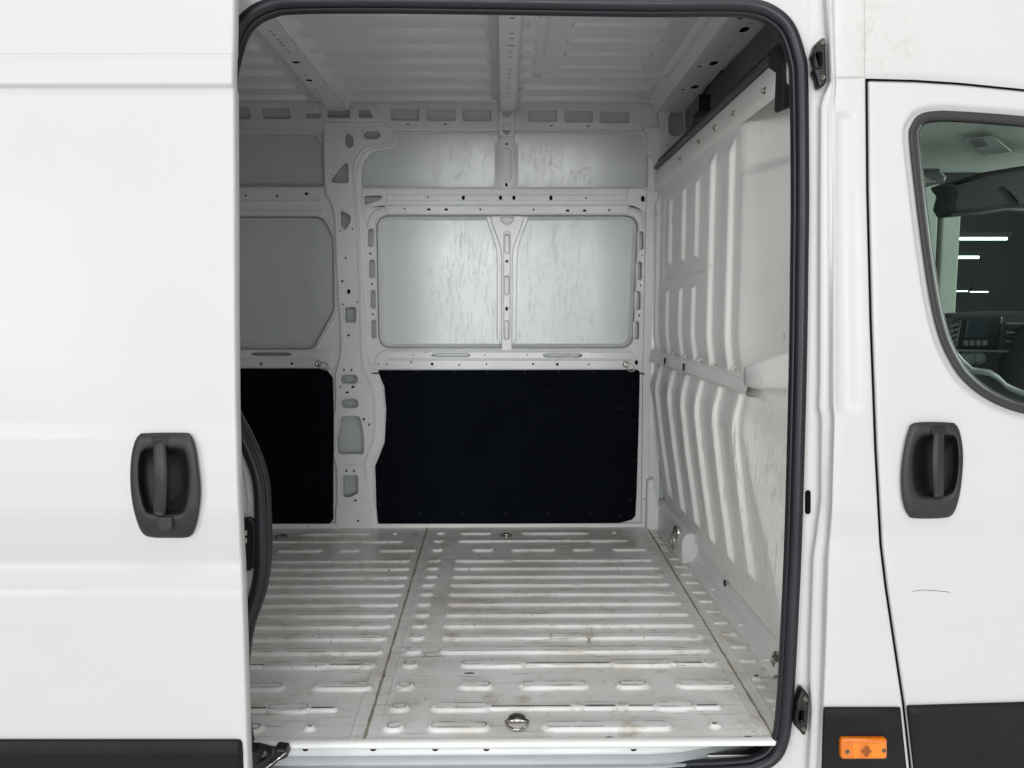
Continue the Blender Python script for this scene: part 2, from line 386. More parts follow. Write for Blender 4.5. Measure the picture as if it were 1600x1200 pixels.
def circ_prof(a, b, n=12): return [(a * math.cos(2 * math.pi * k / n), b * math.sin(2 * math.pi * k / n)) for k in range(n)]
def half_prof(wd, h, n=7):
    """soft ridge profile: rises toward the viewer (negative b)"""
    return [(wd * (k / (n - 1) - .5), -h * (0.5 - 0.5 * math.cos(2 * math.pi * k / (n - 1)))) for k in range(n)]
def bead(mb, px, Y, wd, h, sub=6, closed=False, curve=True):
    pts = [at(p[0], p[1], Y) for p in px]
    path = spl(pts, sub, closed) if curve else pts
    mb.sweep(path, half_prof(wd, h), (0, 1, 0), closed=closed, closed_prof=False, cap=False)

# ================================================================== the hall round the van (only what shows through the cab)
def struct(mb, name, m): o = mb.build(name, m, None); o['kind'] = 'structure'; return o
g = MB(); g.grid([[(-9, -15, -0.57), (9, -15, -0.57)], [(-9, 9.5, -0.57), (9, 9.5, -0.57)]], smooth=False); struct(g, 'ground', 'hall_floor')
g = MB(); g.grid([[(-9, 9.4, -0.57), (9, 9.4, -0.57)], [(-9, 9.4, 6), (9, 9.4, 6)]], smooth=False); struct(g, 'hall_wall', 'hall_wall_paint')

def hall():
    Y = 6.0
    a = at(1400, 400, Y).x; b = at(1499, 400, Y).x; c = at(1466, 400, Y).x
    m = MB(); m.sheet(rpoly([(a - .6, -.57), (c - .012, -.57), (c - .012, 5), (a - .6, 5)], .02), [], FXZ(Y), .5, .02)
    m.sheet(rpoly([(c + .012, -.57), (b, -.57), (b, 5), (c + .012, 5)], .02), [], FXZ(Y), .5, .02)
    m.box((c - .02, Y + .06, -.57), (c + .02, Y + .4, 5))
    o = m.build('concrete_pillar', 'concrete', None); o['label'] = 'grey concrete pillar seen through the cab window'; o['category'] = 'pillar'
    for i, (x0, x1, y, YY, lab) in enumerate(((1500, 1573, 373, 8.2, 'long lit ceiling tube seen through the cab window, the upper one'),
                                    (1497, 1529, 402, 8.6, 'short lit ceiling tube below the long one in the cab window'),
                                    (1495, 1512, 455, 9.0, 'faint short lit tube low in the cab window beside the pillar'),
                                    (1516, 1544, 456, 9.0, 'faint lit tube low in the cab window, right of another faint tube'))):
        p = at(x0, y, YY); q = at(x1, y, YY); r = .016 if i < 2 else .007
        t = MB(); t.tube([p, lerp(p, q, .5), q], r, 10)
        e = bpy.data.objects.new('strip_lamp', None); COL.objects.link(e); e.location = p; e['label'] = lab; e['category'] = 'lamp'; e['group'] = 'lit tubes in the hall behind the van'
        tb = t.build('tube', 'lamp_glow', None); tb.parent = e; tb.matrix_parent_inverse = Matrix.Translation(-p)
        h = MB(); h.box((p.x - .03, YY - .04, p.z + r + .001), (q.x + .03, YY + .04, p.z + r + .05))
        hb = h.build('housing', 'cab_dark', None); hb.parent = e; hb.matrix_parent_inverse = Matrix.Translation(-p)
hall()

# ================================================================== outer skin
# side profile: how far the sheet steps out (-) or in (+) with height, given in photo rows, metres
PROF_L = [(-400, .20), (-60, .052), (0, .045), (60, .040), (84, .038), (85.5, .0415), (87, .041), (89, .037), (96, .030), (103, .027), (118, .0265), (130, .0265), (133, .029), (138, .0365), (141, .037), (200, .032),
          (335, .020), (500, .009), (660, .001), (675, -.001), (686, -.0035), (740, -.004), (795, -.003), (810, .000), (850, .014), (878, .0275), (885, .0275), (892, .023), (922, -.003), (932, -.0055), (945, -.0055), (1155, .0), (1260, .006)]
YL = 1.545
def ydoor(py): return YL + interp(PROF_L, py)
EDGE_L = [(-60, 365), (0, 365), (80, 364), (88, 363), (132, 362.5), (140, 365), (300, 366), (500, 366.5), (640, 368), (680, 369), (760, 371), (850, 375), (880, 377), (1000, 381), (1155, 385.5), (1260, 389)]
HL_OUT = [(227, 677, 0), (288, 676.5, 0), (299, 681), (306, 700), (311, 735), (313.5, 765), (311, 798), (304, 828), (294, 839), (262, 840), (236, 839), (222, 832), (212, 808), (206, 780), (203.5, 748), (205, 715), (210, 692), (217, 680)]
HR_OUT = [(1431, 660.5), (1486, 660.5), (1496, 666), (1502, 684), (1505, 712), (1503, 748), (1498, 780), (1489, 803), (1474, 809), (1428, 809.5), (1418, 803), (1411, 784), (1408, 756), (1409, 728), (1413, 700), (1420, 672)]
def inside(p, poly):
    x, y = p; c = False; n = len(poly)
    for i in range(n):
        x1, y1 = poly[i][:2]; x2, y2 = poly[i - 1][:2]
        if (y1 > y) != (y2 > y) and x < (x2 - x1) * (y - y1) / (y2 - y1) + x1: c = not c
    return c
def rows_for(prof, y0, y1, step=8):
    ys = set(np.arange(y0, y1 + .1, step).tolist())
    for a, _ in prof:
        for d in (-3, -1.5, 0, 1.5, 3):
            if y0 <= a + d <= y1: ys.add(a + d)
    return sorted(ys)
def smooth_prof(prof, fn, py): return (fn(py - 2) + 2 * fn(py) + fn(py + 2)) / 4

def sliding_door():
    d = MB(); ys = rows_for(PROF_L, -300, 1250, 6); k = 6.0
    pxs = [-900, -600, -420] + list(np.arange(-300, 190, 30)) + list(np.arange(195, 330, 4.0)) + [336, 343, 350]
    P = []; inn = offset(ccw(HL_OUT), 3.5)
    for y in ys:
        Y = smooth_prof(PROF_L, ydoor, y); e = interp(EDGE_L, y)
        row = [at(x, y, Y) for x in pxs]
        for dx, dy in ((-5, 0), (-3.0, .0003), (-1.6, .0012), (-.5, .0032), (0, .006)): row.append(at(e + dx, y, Y) + Vector((0, dy, 0)))
        pe = at(e, y, Y); row += [pe + Vector((0, .03, 0)), pe + Vector((-.004, .034, 0)), pe + Vector((-.05, .036, 0))]
        P.append(row)
    base = len(d.v)
    for row in P: d.v.extend(tuple(p) for p in row)
    nj = len(P[0])
    for i in range(len(P) - 1):
        for j in range(nj - 1):
            if j + 1 < len(pxs):
                c = ((pxs[j] + pxs[j + 1]) / 2, (ys[i] + ys[i + 1]) / 2)
                if inside(c, inn): continue
            d.face((base + i * nj + j, base + i * nj + j + 1, base + (i + 1) * nj + j + 1, base + (i + 1) * nj + j), True)
    door = d.build('sliding_door', 'white_paint', van, 'white sliding door pushed back along the van side')
    # inner shell so the door has thickness
    s = MB(); s.grid([[at(x, y, YL + .05) for x in (-900, 352)] for y in (-300, 150, 700, 1250)], smooth=False); s.build('inner_shell', 'inner_white', door)
    # black rubbing strip along the foot of the door
    t = MB(); pr = [(1154.5, .004), (1156, -.006), (1160, -.0095), (1178, -.0125), (1180, -.0125), (1183, -.0105), (1260, -.006)]
    P = []
    for y, o in pr:
        Y = ydoor(y) + o
        P.append([at(-900, y, Y), at(0, y, Y), at(360, y, Y), at(369 + (y - 1155) * .03, y, Y), at(373 + (y - 1155) * .04, y, Y + .0015), at(378.5 + (y - 1155) * .05, y, Y + .009)])
    t.grid(P); t.build('rubbing_strip', 'trim_plastic', door)
    return door
DOOR = sliding_door()

PROF_R = [(-400, .30), (-120, .095), (0, .047), (60, .036), (118, .030), (125, .031), (140, .030), (300, .018), (500, .007), (700, 0), (790, -.004), (800, -.004), (812, -.002), (840, .003), (862, .002), (900, -.002), (950, -.003), (1090, 0), (1260, .008)]
YR = 1.69
def yright(py): return YR + interp(PROF_R, py)
GAP = [(120, 1353.5), (300, 1355), (500, 1360), (700, 1367.5), (850, 1375.5), (920, 1384), (1000, 1396), (1100, 1411), (1200, 1422), (1260, 1428)]
WIN_OUT = spl([Vector((x, y, 0)) for x, y in ((1421, 216), (1425, 194), (1437, 179.5), (1460, 174), (1500, 174.5), (1600, 182), (1750, 198), (1930, 225), (1990, 300), (2000, 500), (1960, 640), (1850, 668), (1700, 662), (1600, 646), (1545, 625), (1505, 594), (1481, 558), (1465, 518), (1452, 460), (1440, 380), (1430, 300))], 9, True)
WIN_OUT = [(p.x, p.y) for p in WIN_OUT]
DTOP = [(1353, 124.5), (1430, 126.5), (1500, 131), (1600, 141), (1700, 154), (1900, 185), (2100, 225)]
def door_top(px): return interp(DTOP, px)
# jamb lines (photo columns by row) of the pillar between the door openings
JA = [(-300, 1262), (0, 1262), (110, 1262), (300, 1265), (500, 1263), (650, 1260), (800, 1255), (900, 1250), (1000, 1245), (1100, 1240), (1160, 1236), (1260, 1232)]
JB = [(-300, 1288), (0, 1288), (60, 1292), (128, 1295), (150, 1285), (166, 1280), (300, 1279), (600, 1278.5), (636, 1277), (652, 1281), (780, 1280), (830, 1274), (870, 1268), (1000, 1264), (1060, 1263), (1110, 1266), (1260, 1258)]
JC = [(-300, 1296), (0, 1296), (100, 1300), (130, 1303), (150, 1300), (175, 1295), (300, 1296), (636, 1296), (652, 1300), (780, 1298), (830, 1293), (870, 1288), (1000, 1285), (1100, 1281), (1260, 1273)]
JD = [(-300, 1303), (0, 1303), (125, 1307), (200, 1304), (600, 1303), (650, 1304), (800, 1300), (860, 1295), (1000, 1291), (1100, 1287), (1260, 1281)]
YJ = 1.747
def body_side():
    b = MB(); ys = rows_for(PROF_R, -300, 1250, 6)
    for q in (120.5, 122.5, 124.5, 126, 128, 150, 166, 636, 644, 652): ys.append(q)
    ys = sorted(set(ys)); P = []
    for y in ys:
        Y = smooth_prof(PROF_R, yright, y)
        A, B, C, D = interp(JA, y), interp(JB, y), interp(JC, y), interp(JD, y)
        gp = interp(GAP, y) if y > 120 else 1353.5
        pk = sstep(172, 186, y) * (1 - sstep(630, 652, y)) * .010      # shallow pressed pocket in the pillar skin
        gr = .004 * math.exp(-((y - 122.5) / 2.0) ** 2)                # pressed line running on from the cab door's top edge
        row = [at(A - 4, y, YJ + .004), at(A, y, YJ), at(lerp(A, B, .55), y, YJ - .001), at(B - 1.2, y, YJ - .002), at(B + .3, y, YJ - .008), at(B + 2.2, y, YJ - .022), at(B + 3.4, y, YJ - .026),
               at(lerp(B, C, .6), y, YJ - .028), at(C - 1, y, YJ - .029), at(C + .4, y, YJ - .033), at(C + 2.4, y, Y + .012), at(D - 1.2, y, Y + .004), at(D + .6, y, Y + .0008 + pk * .1), at(D + 2.5, y, Y + pk * .8 + gr),
               at(lerp(D, gp, .3), y, Y + pk + gr), at(lerp(D, gp, .45), y, Y + pk * .7 + gr), at(lerp(D, gp, .6), y, Y + gr), at(gp - 8, y, Y + gr), at(gp - 3.6, y, Y + gr), at(gp - 2.4, y, Y + .001), at(gp - 1.7, y, Y + .004), at(gp - 1.6, y, Y + .03)]
        P.append(row)
    b.grid(P)
    # roof-side panel over the cab door
    us = np.linspace(0, 1, 60); rows = []
    for v in np.linspace(0, 1, 50):
        rw = []
        for u in us:
            px = lerp(1353.5, 2100, u); yt = door_top(px) - 1.8; y = lerp(-300, yt, v); Y = smooth_prof(PROF_R, yright, y)
            if v > .995: Y += .006
            # shoulder of the cab roof sweeping down to the right
            sh = y - interp([(1353, -330), (1480, -60), (1540, -10), (1600, 38), (1750, 120), (2100, 260)], px)
            Y += .0012 * max(0, -sh)
            rw.append(at(px - (.0 if u else 2.0), y, Y))
        rows.append(rw)
    b.grid(rows)
    body = b.build('body_side', 'white_paint_smeared', van)
    # dark rubber behind the shut lines
    s = MB(); P = []
    for y in ys:
        if y < 118: continue
        Y = yright(y) + .022; gp = interp(GAP, y); P.append([at(gp - 7, y, Y), at(gp + 9, y, Y)])
    s.grid(P); P = []
    for px in np.linspace(1346, 2100, 60):
        y = door_top(px); Y = yright(y) + .02; P.append([at(px, y - 8, Y), at(px, y + 9, Y)])
    s.grid(P); s.build('shut_line_seal', 'gap_dark', body)
    # lower black cladding of the pillar
    t = MB(); P = []
    for y, o in ((1104, .004), (1105.5, -.006), (1109, -.0085), (1120, -.010), (1123, -.0095), (1126, -.008), (1260, -.004)):
        Y = yright(y) + o; gp = interp(GAP, y); D = interp(JD, y)
        P.append([at(D - .5, y, Y + .010), at(D + 1.2, y, Y + .002), at(D + 3.5, y, Y), at(gp - 8, y, Y), at(gp - 5.5, y, Y + .002), at(gp - 4.5, y, Y + .012)])
    t.grid(P); t.build('rubbing_strip', 'trim_plastic', body)
    return body
BODY = body_side()

def window_frame_profile(): return
def cab_door():
    d = MB(); us = [0, .003, .006, .010, .02] + list(np.linspace(.03, .32, 110)) + list(np.linspace(.325, 1, 90)); ys0 = np.linspace(0, 1, 330)
    inn = offset(ccw(WIN_OUT), 6); hin = offset(ccw(HR_OUT), 3.5); info = []; P = []
    for v in ys0:
        row = []; ir = []
        for j, u in enumerate(us):
            px0 = lerp(1356, 2100, u); yt = door_top(px0) + 1.6; y = lerp(yt, 1250, v)
            gp = interp(GAP, y) + 1.7; px = lerp(gp, 2100, u)
            Y = smooth_prof(PROF_R, yright, y)
            if j == 0: Y += .02
            elif j == 1: Y += .003; 
            elif j == 2: Y += .001
            if v == 0: Y += .02
            elif y - yt < 4: Y += .0012 * max(0, 3 - (y - yt))
            ir.append((px, y)); row.append(at(px, y, Y))
        P.append(row); info.append(ir)
    # shallow flange round the window
    W = np.array([tuple(Vector(WIN_OUT[i]).lerp(Vector(WIN_OUT[(i + 1) % len(WIN_OUT)]), t)) for i in range(len(WIN_OUT)) for t in (0, .2, .4, .6, .8)])
    I = np.array(info); ins = inside_np(I, WIN_OUT)
    near = (I[..., 0] > 1395) & (I[..., 0] < 2060) & (I[..., 1] > 150) & (I[..., 1] < 700)
    for i, j in zip(*np.nonzero(near)):
        if ins[i, j]: P[i][j] = P[i][j] + Vector((0, .010, 0)); continue
        dd = math.sqrt(((W - I[i, j]) ** 2).sum(1).min())
        if dd < 14: P[i][j] = P[i][j] + Vector((0, .010 * (1 - float(sstep(1, 13, dd))), 0))
    mid = (I[:-1, :-1] + I[1:, 1:]) / 2; drop = inside_np(mid, inn) | inside_np(mid, hin)
    base = len(d.v)
    for row in P: d.v.extend(tuple(p) for p in row)
    nj = len(us)
    for i in range(len(P) - 1):
        for j in range(nj - 1):
            if drop[i, j]: continue
            d.face((base + i * nj + j, base + i * nj + j + 1, base + (i + 1) * nj + j + 1, base + (i + 1) * nj + j), True)
    door = d.build('cab_door', 'white_paint', van, 'white cab door with black handle and window')
    sc_ = MB(); sc_.tube([at(x, y, yright(y) - .0002) for x, y in ((1425, 924.5), (1430, 923.5), (1440, 922), (1455, 922.3), (1470, 923.8), (1478, 924.3), (1487, 927))], [.0002, .0005, .0004, .0006, .0005, .0006, .0002], 5); sc_.build('paint_scratch', 'gap_dark', door)
    # rubber surround
    o = ccw(WIN_OUT); rings = []
    for off, dy in ((-.8, .010), (-.5, .004), (.6, .0005), (3, -.0010), (8, -.0005), (12, .002), (14.5, .007), (15.2, .014), (15.2, .03)):
        rings.append([at(x, y, yright(y) + dy) for x, y in offset(o, off)])
    f = MB(); f.grid(rings, closed_v=True); f.build('window_surround', 'window_rubber', door)
    gl = MB(); gl.poly([at(x, y, 0) if False else at(x, y, yright(400) + .022 + (400 - y) * .00005) for x, y in offset(o, 12)]); gl.build('window_glass', 'tinted_glass', door)
    # inner top channel (dark) of the window and inner door shell
    f = MB(); rings = [[at(x, y, yright(y) + dy) for x, y in offset(o, off)] for off, dy in ((16, .026), (17, .05), (6, .07))]
    f.grid(rings, closed_v=True); f.build('inner_channel', 'cab_dark', door)
    t = MB(); P = []
    for y0, oo in ((0, .004), (1.5, -.006), (5, -.009), (13, -.012), (15.5, -.012), (19, -.010), (150, -.005)):
        row = []
        for k, px in enumerate((1415.5, 1417.5, 1421, 1440, 1600, 1800, 2100)):
            y = y0 + interp([(1411, 1101.5), (1600, 1096), (2100, 1085)], px); Y = yright(y) + oo + (.012, .003, 0, 0, 0, 0, 0)[k]
            row.append(at(px + (y0) * .105 if k < 3 else px, y, Y))
        P.append(row)
    t.grid(P); t.build('rubbing_strip', 'trim_plastic', door)
    return door
CDOOR = cab_door()

def handle(parent, out, inner, grip, lock, yf, side):
    o = [(p[0], p[1]) for p in spl([Vector((q[0], q[1], 0)) for q in out], 4, True)]; o = ccw(o)
    i_ = ccw([(p[0], p[1]) for p in spl([Vector((q[0], q[1], 0)) for q in inner], 4, True)])
    N = 72
    def res(poly):
        P = [Vector(p) for p in poly]; L = [0]
        for k in range(len(P)): L.append(L[-1] + (P[(k + 1) % len(P)] - P[k]).length)
        c = sum(P, Vector((0, 0))) / len(P); outp = []
        for k in range(N):       # by angle round the centre
            a = 2 * math.pi * k / N; dr = Vector((math.cos(a), math.sin(a))); best = None
            for m in range(len(P)):
                p, q = P[m], P[(m + 1) % len(P)]; e = q - p; den = dr.x * e.y - dr.y * e.x
                if abs(den) < 1e-9: continue
                w_ = p - c; t = (w_.x * e.y - w_.y * e.x) / den; s_ = (w_.x * dr.y - w_.y * dr.x) / den
                if t > 0 and -1e-6 <= s_ <= 1 + 1e-6 and (best is None or t > best): best = t
            outp.append(c + dr * best)
        return outp
    O = res(o); I = res(i_); rings = []
    cI = sum(I, Vector((0, 0))) / N
    for t, dy in ((-.02, .006), (-.012, -.006), (0.02, -.0095), (.10, -.0115), (.5, -.0135), (.82, -.0135), (.95, -.0115), (1.0, -.006)):
        rings.append([at(*(O[k].lerp(I[k], t)), yf(O[k].lerp(I[k], t).y) + dy) for k in range(N)])
    ym = yf(cI.y)
    for sc, dy in ((.97, .004), (.92, .022), (.84, .034), (.70, .040), (.35, .042), (0.02, .042)):
        rings.append([at(*(cI + (I[k] - cI) * sc), ym + dy) for k in range(N)])
    m = MB(); m.grid(rings, closed_v=True); m.build('handle_bezel', 'handle_plastic', parent)
    # grip: vertical bowed bar
    x0, x1, y0, y1 = grip; g_ = MB(); rings = []; n = 18
    for k in range(n + 1):
        t = k / n; y = lerp(y0, y1, t); bow = .022 * math.sin(math.pi * (0.12 + .76 * t)) ** .7; Y = yf(y) - .004 - bow
        sh = math.sin(math.pi * t) * side * 1.5; hw = (x1 - x0) / 2 * (0.86 + .14 * math.sin(math.pi * t)); cx = (x0 + x1) / 2 + sh
        if k in (0, n): hw *= .93
        rings.append([at(cx + a * hw, y, Y + b) for a, b in ((-1, .026), (-1, .007), (-.93, .0025), (-.8, .0006), (0, -.0006), (.8, .0006), (.93, .0025), (1, .007), (1, .026))])
    b = g_.grid(rings, closed_v=True); m_ = len(rings[0])
    g_.face([b + k for k in range(m_)]); g_.face([b + n * m_ + k for k in range(m_)]); g_.build('handle_grip', 'handle_plastic', parent)
    lk = MB(); lk.sheet(uv(rpoly(lock, 4), ym - .0165), [], FXZ(ym - .0165), .012, .003); lk.build('lock_cover', 'handle_plastic', parent)
    sk = MB(); ly = (lock[0][1] + lock[2][1]) / 2; cx = (x0 + x1) / 2
    sk.sheet(uv(rect(x0 - 1, y0 - 6, x1 + 2, y0 + 8, 3), ym - .0145), [], FXZ(ym - .0145), .01, .002); sk.build('grip_socket', 'black_plastic', parent)
handle(DOOR, HL_OUT, [(226, 702), (255, 700.5), (283, 702), (291, 712), (295, 742), (293, 775), (287, 797), (278, 803), (250, 803), (232, 801), (224, 786), (218, 755), (218, 722)],
       (237.5, 260.5, 689, 805), [(242, 808), (268, 808), (269, 826), (260, 832), (248, 830)], ydoor, 1)
handle(CDOOR, HR_OUT, [(1440, 682), (1465, 680), (1490, 682), (1496, 698), (1497, 728), (1493, 757), (1484, 772), (1460, 776), (1440, 774), (1430, 760), (1427, 730), (1430, 700)],
       (1457, 1476.5, 672.5, 777), [(1450, 780), (1472, 780), (1471, 797), (1464, 802.5), (1450, 802.5)], yright, -1)

def marker_lamp():
    y0 = yright(1170) - .006
    b = MB(); b.sheet(uv(rect(1312.5, 1152.5, 1388.5, 1188.5, 6), y0), [], FXZ(y0), .01, .003); b.build('marker_lamp_base', 'black_plastic', BODY)
    l = MB(); Y = y0 - .012; l.sheet(uv(rect(1314, 1154, 1387, 1187, 6), Y), [], FXZ(Y), .012, .005); l.build('marker_lamp_lens', 'amber', BODY, 'amber side marker lens')
    l = MB(); Y2 = Y - .0006
    for x0, x1 in ((1333, 1343), (1355.5, 1384)):
        for k in range(int((x1 - x0) / 3)): l.sheet(uv(rect(x0 + k * 3 + .2, 1162, x0 + k * 3 + 2.8, 1184, .5), Y2), [], FXZ(Y2), .0006, .0004)
    l.build('marker_lamp_flute', 'amber_light', BODY)
    l = MB(); Y3 = Y - .0012
    l.sheet(uv(rpoly([(1344, 1174), (1350, 1170), (1353, 1166), (1358, 1166), (1359, 1171), (1363, 1174), (1359, 1177), (1357, 1182), (1352, 1183), (1350, 1178)], 2), Y3), [], FXZ(Y3), .001, .0004)
    l.build('marker_lamp_bulb', 'amber_dark', BODY)
    for x, y in ((1324, 1174.5), (1381, 1172.5)):
        s = MB(); s.lathe(at(x, y, Y), (0, -1, 0), ((.0048, -.001), (.0048, .0015), (.003, .0022), (.0028, .0008), (0.0001, .0008)), 14); s.build('marker_lamp_screw', 'dark_steel', BODY)
marker_lamp()

def striker(pts, win, scr, Y):
    m = MB(); m.sheet(uv(rpoly(pts, 3), Y), [uv(rect(*win, 4), Y)], FXZ(Y), .022, .005, rim=.018); m.build('striker_bracket', 'black_plastic', BODY)
    m = MB(); x0, y0, x1, y1 = win
    bead(m, rect(x0 - 2.2, y0 - 2.2, x1 + 2.2, y1 + 2.2, 5), Y + .001, .007, .006, closed=True, curve=False)
    m.build('striker_socket', 'black_plastic', BODY)
    m = MB(); m.sheet(uv(rect(x0 - 3, y0 - 3, x1 + 3, y1 + 3, 5), Y + .018), [], FXZ(Y + .018), .003, .001); m.build('striker_back', 'hole_shade', BODY)
    for x, y in scr:
        s = MB(); s.lathe(at(x, y, Y), (0, -1, 0), ((.006, -.001), (.006, .003), (.0035, .0035), (.003, .001), (.0001, .001)), 14); s.build('bracket_bolt', 'dark_steel', BODY)
striker([(1275, 69), (1281, 62), (1286, 58), (1290.5, 60), (1291.5, 100), (1293, 126), (1289, 133), (1283, 137), (1279.5, 135), (1277, 122), (1272, 110), (1275, 103), (1270, 86)], (1274, 83, 1282.5, 104), ((1284.5, 66), (1285, 121)), YJ - .030)
striker([(1253, 1078), (1257, 1078), (1265, 1088), (1264.5, 1110), (1262, 1138), (1259, 1149), (1255, 1150), (1250, 1143), (1244, 1137), (1242.5, 1125), (1245.5, 1108), (1246, 1098)], (1247.5, 1109, 1254, 1127), ((1258, 1092), (1255, 1139)), YJ - .030)
m = MB(); Y = YJ - .004; m.sheet(uv(oval(1261.5, 785, 13, 43), Y), [uv(oval(1262.5, 785, 9.5, 38), Y)], FXZ(Y), .004, .0015); m.build('pillar_grommet', 'white_paint', BODY)
m = MB(); m.sheet(uv(oval(1262.5, 785, 10.5, 39), Y + .002), [], FXZ(Y + .002), .002, .0005); m.build('pillar_hole', 'hole_shade', BODY)

# ------------------------------------------------------------------ opening: flange sheet, weatherstrip
OPEN = [(352, 130), (358, 90), (372, 46), (392, 22), (420, 8), (460, 2), (600, 1), (800, 3.5), (1000, 6.5), (1120, 6), (1172, 8), (1205, 18), (1232, 42), (1248, 85), (1253, 130), (1254.5, 300), (1253.5, 400), (1251.5, 550), (1248, 700), (1243.5, 850), (1239, 950),
        (1234, 1050), (1229, 1120), (1224, 1155), (1213, 1180), (1190, 1196), (1150, 1204), (1000, 1209), (700, 1213), (440, 1213), (405, 1205), (385, 1180), (375, 1130), (372, 1070), (375, 1020), (383, 975), (397, 935), (405, 900), (408, 860), (407, 800), (404, 755), (394, 720), (376, 680), (360, 650), (350, 615), (348, 560), (348, 400), (349, 250)]
def opening():
    Y = YJ + .002
    path = [at(p.x, p.y, Y - .012) for p in spl([Vector((x, y, 0)) for x, y in OPEN], 6, True)]
    s = MB(); s.sweep(path, [(.013 * math.cos(a) * (1 + .1 * math.cos(2 * a)), .012 * math.sin(a)) for a in np.linspace(0, 2 * math.pi, 15)[:-1]], closed=True)
    ws = s.build('weatherstrip', 'rubber', van)
    c = Vector((sum(p.x for p in path) / len(path), 0, sum(p.z for p in path) / len(path)))
    s = MB(); inn = offset(ccw([(p.x, p.z) for p in path]), .014)
    s.sweep([Vector((u, Y + .004, v)) for u, v in inn], circ_prof(.0065, .012, 10), closed=True); s.build('weatherstrip_lip', 'rubber', ws)
    # sheet round the opening
    big = [(-2.5, -.5), (.75, -.5), (.75, 2.15), (-2.5, 2.15)]
    right = [(interp(JA, y) + 3, y) for y in np.arange(-250, 1260, 20)]
    rp = uv(right, Y); outl = [(-2.5, rp[0][1])] + rp + [(-2.5, rp[-1][1])]
    hole = offset(ccw([(p.x, p.z) for p in path]), .004)
    f = MB(); f.sheet(outl, [hole], FXZ(Y), .01, .001, rim=.012)
    f.build('door_aperture', 'white_paint', van)
    # inner face of the near side (unlit side of the cargo bay)
    f = MB(); f.sheet([(-2.5, -.05), (.74, -.05), (.74, 2.1), (-2.5, 2.1)], [offset(hole, -.003)], FXZ(Y + .02), .004, .001); f.build('aperture_inner', 'frame_grey', van)
    # latch on the rear pillar
    m = MB(); Y1 = Y - .014
    m.sheet(uv(rpoly([(368, 812, 0), (388, 809), (398, 815), (400, 850), (398, 884), (390, 893), (368, 893, 0)], 6), Y1), [], FXZ(Y1), .014, .004); lt = m.build('door_latch', 'black_plastic', van)
    for y in (829, 841):
        m = MB(); m.sheet(uv(rect(372, y, 385.5, y + 8, 1), Y1 - .002), [], FXZ(Y1 - .002), .004, .001); m.build('latch_pad', 'pale_metal', lt)
    m = MB(); bead(m, [(374, 708), (384, 745), (390, 790), (384, 800), (368, 800)], Y - .0005, .012, .004); m.lathe(at(373, 743, Y), (0, -1, 0), ((.006, 0), (.006, .003), (.003, .006), (.0001, .006)), 12); m.build('pillar_bead', 'white_paint', lt)
opening()

# ================================================================== cargo floor
ZF = 0.0
def pill(mb, x0, x1, yc, hw, h, sl, z=0.0, wear=0.0, n=7, sgn=1.0):
    """pressed rib: stadium with a soft flank; hw = half width at the foot, sl = flank length"""
    hw = min(hw, (x1 - x0) / 2.3); sl = min(sl, hw * .7)
    def loop(o):
        r = max(.002, hw - o); a = x0 + hw; b = x1 - hw
        if b < a: a = b = (x0 + x1) / 2
        L = [(b + r * math.sin(t), yc - r * math.cos(t)) for t in np.linspace(0, math.pi, n)]
        L += [(a - r * math.sin(t), yc + r * math.cos(t)) for t in np.linspace(0, math.pi, n)]
        return L
    st = [(0, -.0006), (.12, .02), (.3, .17), (.5, .5), (.7, .83), (.88, .98), (1.0, 1.0)]
    rings = [[(u, v, z + sgn * (h * k)) for u, v in loop(sl * t)] for t, k in st]
    if wear:
        rings += [[(u, v, z + sgn * (h + .0001)) for u, v in loop(sl + .0010)], [(u, v, z + sgn * (h + .0002)) for u, v in loop(sl + .0034)], [(u, v, z + sgn * (h + .0002)) for u, v in loop(sl + .0046)]]
    else: rings += [[(u, v, z + sgn * (h + .0001)) for u, v in loop(sl + .0012)], [(u, v, z + sgn * (h + .0001)) for u, v in loop(sl + .0035)]]
    base = mb.grid(rings, closed_v=True); m = len(rings[0])
    top = base + (len(rings) - 1) * m
    k = m // 2
    for i in range(k - 1): mb.face((top + m - 1 - i, top + m - 2 - i, top + i + 1, top + i), True)
    if wear:
        for r_ in (7, 8):
            for i in range(m): mb.wear[base + r_ * m + i] = wear
ROWS = [834, 846, 860, 877, 889, 902, 915, 929.5, 945, 962, 979, 998, 1019.5, 1041, 1075, 1109, 1140]
MID = {834: [(679, 697), (716, 770), (812, 923), (955, 965)],
 846: [(675, 696), (713, 772), (772, 840, 0), (840, 857), (857, 880, 0), (880, 897), (897, 915, 0), (915, 962), (962, 976, 0)],
 860: [(672, 694), (735, 773), (796, 870), (892, 931), (955, 1015)],
 877: [(667, 691), (708, 808), (808, 895, 0), (895, 972), (972, 1000, 0), (1000, 1023)],
 889: [(664, 688), (706, 1035)], 902: [(661, 686), (703, 1042)], 915: [(656, 682), (700, 1050)], 929.5: [(653, 679), (698, 1060)], 945: [(648, 676), (696, 1070)],
 962: [(644, 674), (692, 1081)], 979: [(639, 670), (689, 1091)], 998: [(634, 666), (686, 1104)], 1019.5: [(628, 662), (683, 1117)],
 1041: [(623, 657), (715, 825), (825, 950, 0), (950, 1057), (1057, 1095, 0), (1095, 1127)],
 1075: [(613, 650), (712, 774), (808, 925), (960, 1020), (1055, 1155)],
 1109: [(603, 643), (669, 772), (772, 888, 0), (888, 919), (919, 958, 0), (958, 988), (988, 1018, 0), (1018, 1095), (1095, 1120, 0)],
 1140: [(594, 635), (663, 770), (842, 1055), (1107, 1133)]}
